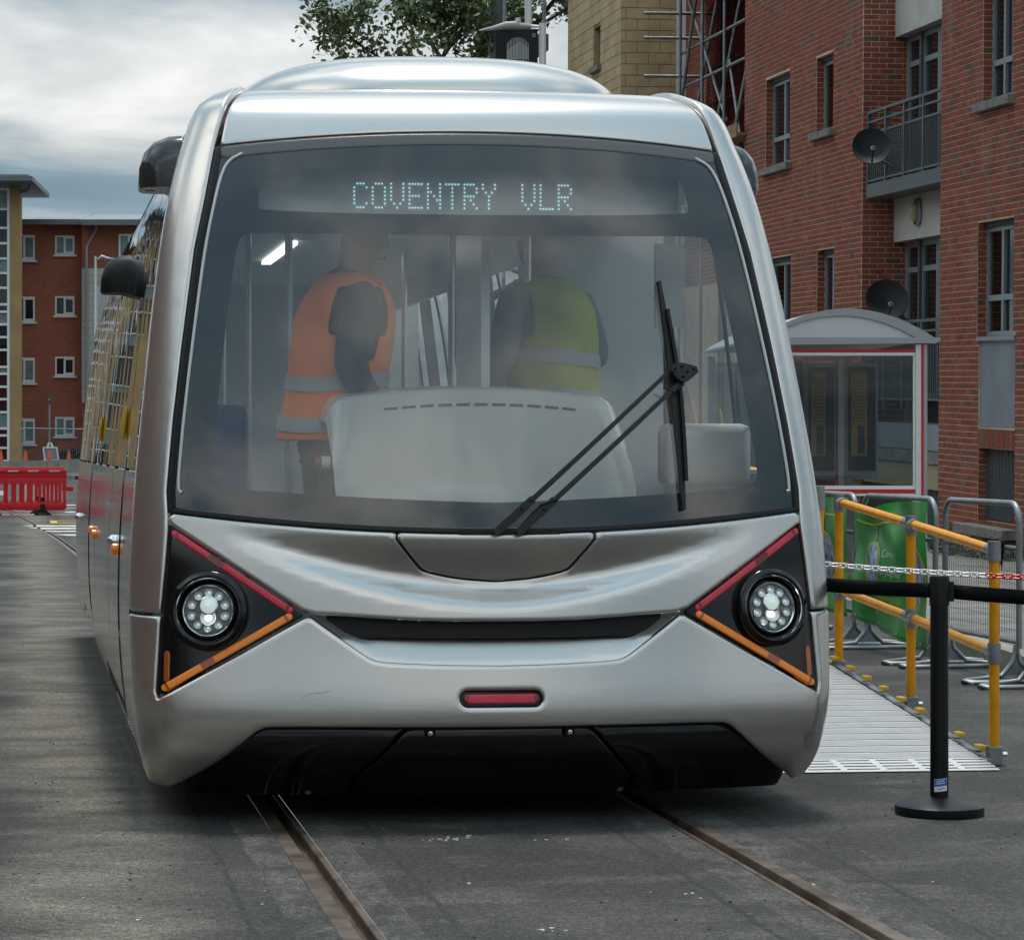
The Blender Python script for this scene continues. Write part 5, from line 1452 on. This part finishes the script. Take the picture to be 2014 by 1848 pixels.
    ring = [(hem, .215, .185), (hem+.05, .208, .178), (1.04, .200, .165), (1.10, .198, .163), (1.20, .205, .167), (1.30, .212, .170), (1.38, .212, .165), (1.44, .205, .150), (1.49, .180, .125), (1.525, .140, .105), (1.555, .085, .085)]
    N_ = 48
    def rp(i, a, ex=0.0):
        z, rx, ry = ring[i] if isinstance(i, int) else i
        fold = 1+.018*math.sin(a*7+z*9)*(1 if z < 1.2 else .3)
        return P((rx+ex)*math.cos(a)*fold, (ry+ex)*math.sin(a)*fold, z)
    vs = [rp(i, 2*math.pi*j/N_) for i in range(len(ring)) for j in range(N_)]
    fs = []
    for i in range(len(ring)-1):
        for j in range(N_):
            a = 2*math.pi*(j+.5)/N_; z = (ring[i][0]+ring[i+1][0])/2
            side = min(abs(math.atan2(math.sin(a), math.cos(a))), abs(math.atan2(math.sin(a-math.pi), math.cos(a-math.pi))))
            if 1.15 < z < 1.47 and side < R(34 if z > 1.25 else 22): continue
            fs.append((i*N_+j, i*N_+(j+1) % N_, (i+1)*N_+(j+1) % N_, (i+1)*N_+j))
    me = bpy.data.meshes.new('hivis_vest'); me.from_pydata(vs, [], fs); me.shade_smooth()
    o = put('hivis_vest', me, vest, t); sd = o.modifiers.new('s', 'SOLIDIFY'); sd.thickness = .006; sd.offset = 1
    ss = o.modifiers.new('u', 'SUBSURF'); ss.levels = 1; ss.render_levels = 1
    def zr(z):
        for i in range(len(ring)-1):
            if ring[i][0] <= z <= ring[i+1][0]:
                f = (z-ring[i][0])/(ring[i+1][0]-ring[i][0]); return (z, ring[i][1]*(1-f)+ring[i+1][1]*f, ring[i][2]*(1-f)+ring[i+1][2]*f)
    for z0 in (hem+.045, hem+.21):
        mb = MB(); mb.grid(lambda a, b: rp(zr(z0+.06*b+.012*math.sin(a*6.283*2)), a*2*math.pi, .011), 48, 2)
        mb.build('reflective_band', M['band'], o, smooth=180, fix=False)
    return t
person('person in an orange hi-vis vest seen from the side behind the windscreen', (1.27, 10.98, .56), R(-80), 1.0, 1.2, .87, M['hiO'], M['cloth'],
       (((.265, -.02, 1.17), (.25, .10, .93)), ((-.26, .06, 1.18), (-.22, .24, 1.02))), .10)
person('person in a yellow hi-vis vest further back on the right of the cab', (2.44, 12.2, .55), R(30), 1.05, 1.08, .96, M['hiY'], M['clothg'],
       (((.27, .02, 1.18), (.20, .24, 1.06)), ((-.27, .02, 1.18), (-.24, .22, 1.0))), .10)
# ------------------------------------------------------------------ access ramp and yellow handrail
rp_ = thing('access_ramp', 'slatted aluminium access ramp beside the tram door', 'ramp', (0, 0, 0))
XA, XB = 3.16, 4.22
def rz(y): return .035+(y-11.55)*.105
y = 11.56; i = 0
while y < 16.2:
    o = MB(); o.add([(XA, y+.004, rz(y)-.03), (XB, y+.004, rz(y)-.03), (XB, y+.110, rz(y+.110)-.03), (XA, y+.110, rz(y+.110)-.03), (XA, y+.004, rz(y)), (XB, y+.004, rz(y)), (XB, y+.110, rz(y+.110)), (XA, y+.110, rz(y+.110))], [(0,3,2,1),(4,5,6,7),(0,1,5,4),(1,2,6,5),(2,3,7,6),(3,0,4,7)])
    for q in range(1, 5): o.box(XA, XB, y+q*.022-.0035, y+q*.022+.0035, rz(y+q*.022)-.002, rz(y+q*.022)+.0018)
    o.build('ramp_slat', M['alu'], rp_, fix=False); y += .130
# entry flap with slots
SL = []
for r_ in range(4):
    for c_ in range(6):
        SL.append((XA+.05+c_*.175+.0, XA+.05+c_*.175+.145, .035+r_*.05, .052+r_*.05))
fl_ = MB()
for c in wall_cells(XA, XB+.01, 0, .225, SL):
    z0, z1 = .006+.029*c[2]/.225, .006+.029*c[3]/.225
    fl_.add([(c[0], 11.325+c[2], z0), (c[1], 11.325+c[2], z0), (c[1], 11.325+c[3], z1), (c[0], 11.325+c[3], z1)], [(0,1,2,3)])
fl_.build('entry_flap', M['alu'], rp_, fix=False)
for i in range(17):
    y = 11.60+i*.27
    MB().cbox((XB+.02, y, rz(y)+.035), (.035, .075, .022)).build('yellow_clip', M['yellow'], rp_, bevel=.006)
    MB().cbox((XB+.03, y+.10, rz(y)-.005), (.03, .10, .04)).build('edge_link', M['steel'], rp_)
MB().add([(XB+.008, 11.50, .0), (XB+.045, 11.50, .0), (XB+.045, 16.2, .0), (XB+.008, 16.2, .0), (XB+.008, 11.50, .03), (XB+.045, 11.50, .03), (XB+.045, 16.2, rz(16.2)+.012), (XB+.008, 16.2, rz(16.2)+.012)], [(0,3,2,1),(4,5,6,7),(0,1,5,4),(1,2,6,5),(2,3,7,6),(3,0,4,7)]).build('edge_rail', M['steel'], rp_)
hr = thing('handrail', 'yellow tube handrail along the right of the ramp', 'handrail', (0, 0, 0))
PO = [(4.285, 11.55, .03, .955, .505), (4.345, 12.85, .13, 1.035, .575), (4.270, 13.78, .235, 1.125, .665)]
for x, y, b, tp, md in PO:
    MB().tube([(x, y, b), (x, y, tp)], .0225, 16).build('post', M['yelrail'], hr, smooth=60)
    MB().box(x-.03, x+.03, y-.03, y+.03, b-.03 if b > .04 else 0, b+.055).build('foot_clamp', M['steel'], hr, bevel=.006)
    for z in (tp, md):
        MB().tube([(x, y, z-.055), (x, y, z+.035)], .0285, 16).build('tube_fitting', M['steel'], hr, smooth=50)
        for q in PO: pass
    MB().lathe([(.0, 0), (.010, 0), (.010, .02), (.0, .02)], 8, Matrix.Translation((x+.03, y-.02, b+.02)) @ Matrix.Rotation(R(90), 4, 'Y')).build('bolt', M['chrome'], hr)
MB().tube([(4.225, 13.98, .25), (4.225, 13.98, 1.155)], .0225, 16).build('post', M['yelrail'], hr, smooth=60)
MB().tube([(4.225, 13.98, 1.08), (4.225, 13.98, 1.20)], .0285, 16).build('tube_fitting', M['steel'], hr, smooth=50)
for k in (3, 4):
    for a, b in ((PO[0], PO[1]), (PO[1], PO[2])):
        A_, B_ = Vector((a[0], a[1], a[k]-.005)), Vector((b[0], b[1], b[k]-.005)); d_ = (B_-A_).normalized()
        MB().tube([A_, B_], .0225, 16).build('rail', M['yelrail'], hr, smooth=60)
        MB().tube([A_-d_*.01, A_+d_*.065], .0285, 16).build('tube_fitting', M['steel'], hr, smooth=50)
        MB().tube([B_-d_*.065, B_+d_*.01], .0285, 16).build('tube_fitting', M['steel'], hr, smooth=50)
MB().tube([(4.225, 13.98, 1.165), (4.19, 16.0, 1.34)], .0225, 16).build('rail', M['yelrail'], hr, smooth=60)

# ------------------------------------------------------------------ belt stanchion, belts and chain
sx_, sy_ = 3.50, 10.02
s_ = thing('belt_stanchion', 'black retractable belt stanchion on a round base', 'stanchion', (sx_, sy_, 0))
MB().lathe([(.0, 0), (.166, 0), (.168, .006), (.168, .034), (.160, .040), (.06, .066), (.040, .070), (.0, .070)], 48).build('base', M['stan'], s_, smooth=35)
MB().lathe([(.0, .07), (.0345, .07), (.0345, .80), (.0, .80)], 32).build('post', M['stan'], s_, smooth=40)
MB().lathe([(.0, .80), (.0375, .80), (.0375, .905), (.035, .912), (.0, .914)], 32).build('belt_cassette', M['blackm'], s_, smooth=40)
MB().box(.030, .052, -.022, .022, .815, .892).build('belt_socket', M['blackm'], s_, bevel=.004)
st_ = thing_part('asset_sticker', s_)
def cyl(a, z, r_): return (r_*math.sin(a), -r_*math.cos(a), z)
MB().grid(lambda a, b: cyl(R(-52+86*a), .088+.048*b+.006*a, .0352), 10, 2).build('sticker_white', M['white'], st_, fix=False, smooth=180)
MB().grid(lambda a, b: cyl(R(-50+82*a), .108+.026*b+.006*a, .0356), 10, 2).build('sticker_blue', M['sticker'], st_, fix=False, smooth=180)
for zz, w0, w1 in ((.117, .1, .8), (.125, .15, .75), (.097, .25, .8)):
    MB().grid(lambda a, b: cyl(R(-50+82*(w0+(w1-w0)*a)), zz+.003*b+.006*a, .0359), 8, 1).build('sticker_print', M['white'] if zz > .1 else M['ink'], st_, fix=False)
def belt(name, a, b, lab, sag):
    a, b = Vector(a), Vector(b)
    def fn(u, v):
        p = a.lerp(b, u); return p+Vector((0, .004*math.sin(u*9+v*2), (v-.5)*.056-sag*4*u*(1-u)))
    o = MB().grid(fn, 24, 2).build(name, M['belt'], fix=False, smooth=180)
    sd = o.modifiers.new('s', 'SOLIDIFY'); sd.thickness = .002
    return tag(o, lab, 'barrier belt', 'black belts of the stanchion')
belt('barrier_belt', (sx_-.037, sy_, .857), (3.05, 10.45, .87), 'black barrier belt from the stanchion to the tram side', .004)
belt('barrier_belt', (sx_+.045, sy_, .852), (5.2, 9.2, .84), 'black barrier belt running right from the stanchion out of view', .03)
ch = thing('plastic_chain', 'red and white plastic link chain hanging above the black belt', 'chain', (0, 0, 0))
lk = []
for tw_ in (0, 1):
    pts = []
    for k in range(16):
        a = 2*math.pi*k/16; px_ = .0135*math.copysign(abs(math.cos(a))**.7, math.cos(a)) ; pz_ = .0115*math.sin(a)
        px_ += .009*math.copysign(1, math.cos(a)) if abs(math.cos(a)) > .01 else 0
        pts.append((px_, 0, pz_) if tw_ == 0 else (px_, pz_, 0))
    for mt_ in (M['chr'], M['chw']):
        me = MB().tube(pts, .0040, 6, closed=True).mesh('chain_link', 60); me.materials.append(mt_); lk.append(me)
A_, B_ = Vector((3.22, 11.30, .925)), Vector((4.75, 10.55, .865)); n_ = 50
for i in range(n_):
    f = (i+.5)/n_; p = A_.lerp(B_, f); p.z -= .045*4*f*(1-f)*.55
    f2 = f+.02; p2 = A_.lerp(B_, f2); p2.z -= .045*4*f2*(1-f2)*.55; d_ = p2-p
    whitep = 5 <= i < 26
    o = put('chain_link', lk[(i % 2)*2+(1 if whitep else 0)], None, ch, p)
    o.rotation_euler = (R(35), -math.asin(d_.z/d_.length), math.atan2(d_.y, d_.x))

# ------------------------------------------------------------------ steel pedestrian barriers and green banners
def ped_barrier(label, x, y0, y1, mesh=True):
    t = thing('pedestrian_barrier', label, 'barrier', (x, y0, 0), (0, 0, 0), 'steel pedestrian barriers along the kerb')
    L_ = y1-y0; fr = MB(); H_ = 1.07
    pts = [(0, 0, .20)]+[(0, .0, .9)]+[(0, .12-.12*math.cos(R(a)), .95+.12*math.sin(R(a))) for a in range(0, 91, 15)]
    pts += [(0, L_-.12+.12*math.sin(R(a)), .95+.12*math.cos(R(a))) for a in range(0, 91, 15)]+[(0, L_, .20)]
    fr.tube(pts, .019, 10); fr.build('frame', M['steel'], t, smooth=60)
    for z in (.24, .80): MB().tube([(0, .01, z), (0, L_-.01, z)], .016, 10).build('cross_rail', M['steel'], t, smooth=60)
    if mesh:
        m_ = MB(); n = int(L_/.04)
        for i in range(1, n): m_.tube([(0, i*L_/n, .24), (0, i*L_/n, .80)], .0018, 4, caps=False)
        for i in range(1, 8): m_.tube([(.003, .0, .24+i*.07), (.003, L_, .24+i*.07)], .0018, 4, caps=False)
        m_.build('wire_mesh', M['steel'], t)
    for yy in (.05, L_-.10):
        f = MB()
        f.tube([(0, yy, .22), (-.02, yy, .12), (-.10, yy-.02, .035), (-.34, yy-.12, .02), (-.40, yy-.20, .02), (-.36, yy-.26, .02), (.30, yy-.22, .02), (.34, yy-.14, .02), (.10, yy-.02, .035), (.02, yy, .12), (0, yy, .22)], .016, 8)
        f.build('foot', M['steel'], t, smooth=60)
        MB().prism([(-.07, .04), (.07, .04), (.02, .16), (-.02, .16)], yy-.006, yy+.006, 'y').build('foot_gusset', M['steel'], t)
    return t
ped_barrier('bare grey steel barrier with wire mesh right of the green banners', 5.95, 15.62, 16.92)
ped_barrier('grey steel barrier at the right edge of the view', 5.93, 14.0, 15.44)
ped_barrier('grey steel barrier carrying the right green banner', 5.93, 17.05, 18.55, False)
ped_barrier('grey steel barrier carrying the left green banner', 5.92, 18.70, 20.6, False)
def bann(label, y0, y1, ztop0, ztop1, zb0, zb1, dent):
    t = thing('green_banner', label, 'banner', (5.90, y0, 0), (0, 0, 0), 'green banners on the barriers')
    L_ = y1-y0
    def S(a, b):        # a along y from the near end, b from the top
        yy = a*L_; tz = ztop0+(ztop1-ztop0)*a; bz = zb0+(zb1-zb0)*a
        sag = dent*math.exp(-((a-.72)/.16)**2)*max(0, 1-b*2.2)
        z = tz+(bz-tz)*b-sag*.6
        wav = .020*math.sin(a*11+b*3)+.014*math.sin(b*9-a*5)+.05*dent/.09*math.exp(-((a-.55)/.28)**2-((b-.25)/.2)**2)*math.sin(a*14+b*8)
        return Vector((-.028-wav*(.8+.0*b)-.01*math.sin(a*23), yy, z))
    MB().grid(S, 60, 40).build('banner_sheet', M['green'], t, fix=False, smooth=180)
    def on(a, b, h=.004): return S(a, b)+Vector((-h, 0, 0))
    def patch(name, fn, nu, nv, m, h=.004): return MB().grid(lambda p, q: on(*fn(p, q), h), nu, nv).build(name, m, t, fix=False, smooth=180)
    def disc(name, ca, cb, ra, rb, m, h):
        patch(name, lambda p, q: (ca+ra*q*math.cos(p*6.2832), cb+rb*q*math.sin(p*6.2832)), 28, 4, m, h)
    def line(a0, b0, a1, b1, w, name='line_print'):
        d = Vector((a1-a0, b1-b0)); n = Vector((-d.y, d.x)).normalized()*w
        patch(name, lambda p, q: (a0+(a1-a0)*p+n.x*(q-.5)*1.0, b0+(b1-b0)*p+n.y*(q-.5)), 20, 1, M['lime'], .005)
    for ca in ((.13, .70) if dent else (.30, .72)):
        disc('photo_ring', ca, .52, .125, .225, M['lime'], .004); disc('photo_print', ca, .52, .112, .205, M['photo'], .007)
        line(ca, .30, ca, .17, .010)
        disc('node_ring', ca, .15, .022, .035, M['lime'], .006); disc('node_dot', ca, .15, .013, .022, M['green'], .008)
        line(ca, .74, ca, .84, .010); disc('node_ring', ca, .86, .020, .032, M['lime'], .006)
    line(.08, .15, .95, .15, .018)
    line(.02, .60, .18, .60, .03)
    MB().tube([on(a/30, .97, .003) for a in range(31)], .004, 5).build('hem', mat('hem_green', (.01, .11, .02), .6), t)
    for a in (.06, .35, .65, .94): MB().lathe([(.006, 0), (.012, 0), (.012, .003), (.006, .003)], 12, Matrix.Translation(on(a, .955, .006)) @ Matrix.Rotation(R(-90), 4, 'Y')).build('eyelet', M['chrome'], t)
    return t, S
bt, S1 = bann('right green printed banner with white lettering and a sagging top', 17.02, 18.62, 1.055, 1.03, .07, .20, .09)
bt2, S2 = bann('left green printed banner partly hidden by the tram', 18.72, 20.7, 1.05, 1.04, .20, .22, 0)
def lay_text(s, size, S, parent, a_far, b_, m, nm='lettering', L_=1.6, h=.012, stretch=1.0):
    me = text_mesh(s, size, 0); 
    # text runs from the far end towards the camera
    H_ = 1.0
    for v in me.vertices:
        a = a_far-v.co.x*stretch/L_; b = b_-v.co.y/.92
        p = S(a, b); v.co = p+Vector((-h, 0, 0))
    me.materials.append(m); return put(nm, me, None, parent)
lay_text('Coventry', .085, S1, bt, .57, .425, M['bwhite'], stretch=1.0)
lay_text('VeryLightRail', .092, S1, bt, .59, .555, M['bwhite'], stretch=.84)
lay_text('coventry.gov.uk/vlr', .060, S1, bt, .58, .75, M['lime'], stretch=.84)
MB().tube([(5.84, 16.98, .98), (5.87, 16.96, .90), (5.93, 16.93, .86), (5.94, 16.92, .97)], .004, 6).build('tie_cord', M['bwhite'], bt)
kn = thing('black_tie', 'small crumpled black tie hanging on the mesh barrier', 'tie', (5.92, 15.85, .82))
rk = random.Random(4)
for i in range(7):
    a = rk.uniform(-.5, .5)
    MB().tube([(0, 0, .0), (.01*a, .02*a+rk.uniform(-.03, .03), -.05), (.0, .05*a+rk.uniform(-.02, .05), -.10-rk.uniform(0, .06))], [.014, .011, .003], 6).build('strand', M['belt'], kn, smooth=60)
MB().lathe([(.0, -.02), (.02, -.015), (.026, .0), (.018, .02), (.0, .026)], 10).build('knot', M['belt'], kn, smooth=60)

# ------------------------------------------------------------------ bus shelter
DS = 26.0; ks = DS/5300
po = campos(1660, 882, DS)
sh = thing('bus_shelter', 'bus shelter with arched grey roof, red trim and poster frames', 'bus shelter', (po[0], po[1], 0), (0, 0, R(-6)))
X = lambda px: (px-1660)*ks
Z = lambda py: 1.4+(882-py)*ks
def archpts(x0, x1, zb, rise, n=24):
    out = []
    for i in range(n+1):
        f = i/n; out.append((x0+(x1-x0)*f, zb+rise*(1-(2*f-1)**2)))
    return out
DEP = 3.6
a_o = archpts(X(1494), X(1836), Z(663), Z(607)-Z(663)); a_i = archpts(X(1506), X(1800), Z(664), Z(621)-Z(664))
MB().prism(a_o+[(X(1836), Z(668)), (X(1494), Z(668))], .03, DEP, 'y').build('roof', mat('shelter_roof', (.42, .43, .44), .45), sh, smooth=30)
f_ = MB(); n = len(a_o)
vs = [(x, -.02, z) for x, z in a_o]+[(x, -.02, z) for x, z in a_i]+[(x, .028, z) for x, z in a_o]+[(x, .028, z) for x, z in a_i]
fs = []
for i in range(n-1): fs += [(i, i+1, n+i+1, n+i), (2*n+i, 3*n+i, 3*n+i+1, 2*n+i+1), (i, 2*n+i, 2*n+i+1, i+1), (n+i, n+i+1, 3*n+i+1, 3*n+i)]
f_.add(vs, fs); f_.build('roof_arch', M['shelt'], sh, smooth=30)
MB().prism(a_i+[(X(1800), Z(664.5)), (X(1506), Z(664.5))], .0, .02, 'y').build('gable_panel', M['roofpan'], sh)
MB().prism([(X(1500), Z(664)), (X(1848), Z(664)), (X(1848), Z(669)), (X(1838), Z(675)), (X(1500), Z(679))], -.05, .05, 'y').build('eaves_beam', M['shelt'], sh)
MB().prism([(X(1836), Z(664)), (X(1848), Z(664)), (X(1848), Z(669)), (X(1838), Z(675)), (X(1836), Z(676))], .051, DEP, 'y').build('gutter', M['shelt'], sh)
def postf(px0, px1, y, h=None): return MB().box(X(px0), X(px1), y, y+.09, .126, Z(677))
postf(1801, 1811.5, 0).build('post', M['alu'], sh); postf(1817, 1824, 0).build('post', M['shelt'], sh)
MB().box(X(1811.6), X(1816.9), .0, .085, .126, Z(677)).build('red_strip', M['shred'], sh)
postf(1801, 1822, DEP-.1).build('post', M['shelt'], sh); postf(1500, 1515, DEP-.1).build('post', M['shelt'], sh); postf(1500, 1515, 0).build('post', M['shelt'], sh)
fr = MB()
fr.box(X(1515), X(1801), .01, .07, Z(699), Z(693)); fr.box(X(1515), X(1801), .01, .07, Z(962), Z(955)); fr.box(X(1515), X(1801), .01, .07, Z(975), Z(970))
fr.box(X(1796.5), X(1800.9), .015, .065, Z(1000), Z(699))
fr.build('end_frame', M['white'], sh)
MB().box(X(1515), X(1801), .005, .075, Z(692.9), Z(687)).build('red_strip', M['shred'], sh)
MB().box(X(1515), X(1801), .005, .075, Z(969.9), Z(962.1)).build('red_strip', M['shred'], sh)
MB().box(X(1515), X(1796.5), .035, .043, Z(1120), Z(699)).build('end_glass', M['shglass'], sh)
# back frames with posters (inside, facing the camera)
for a, b in ((1640, 1706), (1722, 1792)):
    pn = thing_part('poster_frame', sh); yb = DEP*.42
    MB().box(X(a), X(b), yb, yb+.05, Z(945), Z(705)).build('frame', M['shelt'], pn)
    MB().box(X(a+8), X(b-5), yb-.012, yb-.002, Z(928), Z(712)).build('case', M['posterd'], pn)
    c0, c1 = (a+13, a+43) if a < 1700 else (a+14, a+47)
    MB().box(X(c0), X(c1), yb-.018, yb-.013, Z(897), Z(724)).build('poster', M['poster'], pn)
    ink = MB()
    for i in range(11):
        w_ = (c1-c0)*(.5+.35*math.sin(i*2.3)**2); m_ = (c0+c1)/2; yy = 750+i*7.5
        ink.box(X(m_-w_/2), X(m_+w_/2), yb-.022, yb-.019, Z(yy+1.4), Z(yy))
    ink.box(X(c0+3), X(c0+7), yb-.022, yb-.019, Z(745), Z(733))
    ink.build('poster_print', M['ink'], pn)
    tm = text_mesh('Transport', 6.2*ks, .001); tm.materials.append(M['ink']); o = put('poster_title', tm, None, pn, (X(c0+8), yb-.0225, Z(747))); o.rotation_euler = (R(90), 0, 0); o.scale = (.8, 1, 1)
    MB().box(X(c1-19), X(c1-5), yb-.022, yb-.019, Z(893), Z(835)).build('poster_picture', M['cloth'], pn)
MB().box(X(1500), X(1640), DEP*.45, DEP*.45+.02, .3, Z(700)).build('back_glass', mat('shelter_back', (.025, .03, .05), .12, var=.5, vscale=3), sh)
MB().box(X(1500), X(1801), DEP-.05, DEP-.04, .126, Z(690)).build('rear_glass', M['shglass'], sh)
MB().box(X(1706.5), X(1721.5), DEP*.42, DEP*.42+.05, .3, Z(695)).build('mullion', M['alu'], sh)
MB().box(X(1706.5), X(1709), DEP*.42-.01, DEP*.42-.002, .3, Z(695)).build('red_strip', M['shred'], sh)
# weeds by the wall
wd = thing('weeds', 'low green weeds at the foot of the brick wall', 'weeds', (11.2, 30.6, .126))
rs = np.random.RandomState(2); n = 900; c = np.stack([rs.normal(0, .12, n), rs.uniform(-1.2, 1.6, n), np.abs(rs.normal(0, .09, n))], 1)
sz = rs.uniform(.015, .04, n); nr = rs.normal(0, 1, (n, 3)); nr /= np.linalg.norm(nr, axis=1)[:, None]; ax = np.cross(nr, rs.normal(0, 1, (n, 3))); ax /= np.linalg.norm(ax, axis=1)[:, None]; bx = np.cross(nr, ax)
v = np.stack([c+ax*sz[:, None]*1.5, c+bx*sz[:, None]*.5, c-ax*sz[:, None], c-bx*sz[:, None]*.5], 1)
me = bpy.data.meshes.new('leaves'); me.from_pydata(v.reshape(-1, 3).tolist(), [], np.arange(n*4).reshape(-1, 4).tolist()); put('leaves', me, M['weed'], wd)

# pale flakes and dark stone chips lying on the road in front of the tram
rk = random.Random(9)
fl_ = MB()
for cx_, cy_, n_f, sp_ in ((1.53, 9.55, 14, .07), (1.82, 9.5, 4, .05), (1.52, 7.72, 8, .04), (2.05, 8.3, 3, .05), (1.35, 8.6, 3, .4), (2.7, 8.4, 4, .5), (.3, 8.2, 4, .4), (3.3, 8.4, 4, .4)):
    for _ in range(n_f):
        x0, y0 = cx_+rk.gauss(0, sp_), cy_+rk.gauss(0, sp_*.5); r0 = rk.uniform(.003, .010)
        pts = [(x0+r0*rk.uniform(.5, 1.3)*math.cos(a), y0+r0*rk.uniform(.5, 1.3)*math.sin(a)) for a in [k*1.05 for k in range(6)]]
        fl_.prism(pts, .0005, .0035, 'z')
tag(fl_.build('litter_flakes', mat('flake', (.52, .48, .38), .9)), 'pale flakes of litter scattered on the road before the tram', 'litter', kind='stuff')
cs_ = MB()
for _ in range(420):
    x0, y0 = rk.uniform(-1.2, 4.2), rk.uniform(7.3, 13); r0 = rk.uniform(.002, .007)
    if abs(x0-RAIL_L) < .07 or abs(x0-RAIL_R) < .07 or (.4 < x0 < 3.1 and y0 > 9.9): continue
    cs_.lathe([(.0, -.001), (r0, .0), (r0*.8, r0*.7), (.0, r0*.9)], 5, Matrix.Translation((x0, y0, 0)) @ Matrix.Rotation(rk.uniform(0, 6), 4, 'Z'))
tag(cs_.build('stone_chips', mat('chip', (.035, .035, .034), .9, var=.6, vscale=30, var2=(.16, .15, .13))), 'loose dark stone chips scattered over the asphalt', 'gravel', kind='stuff')
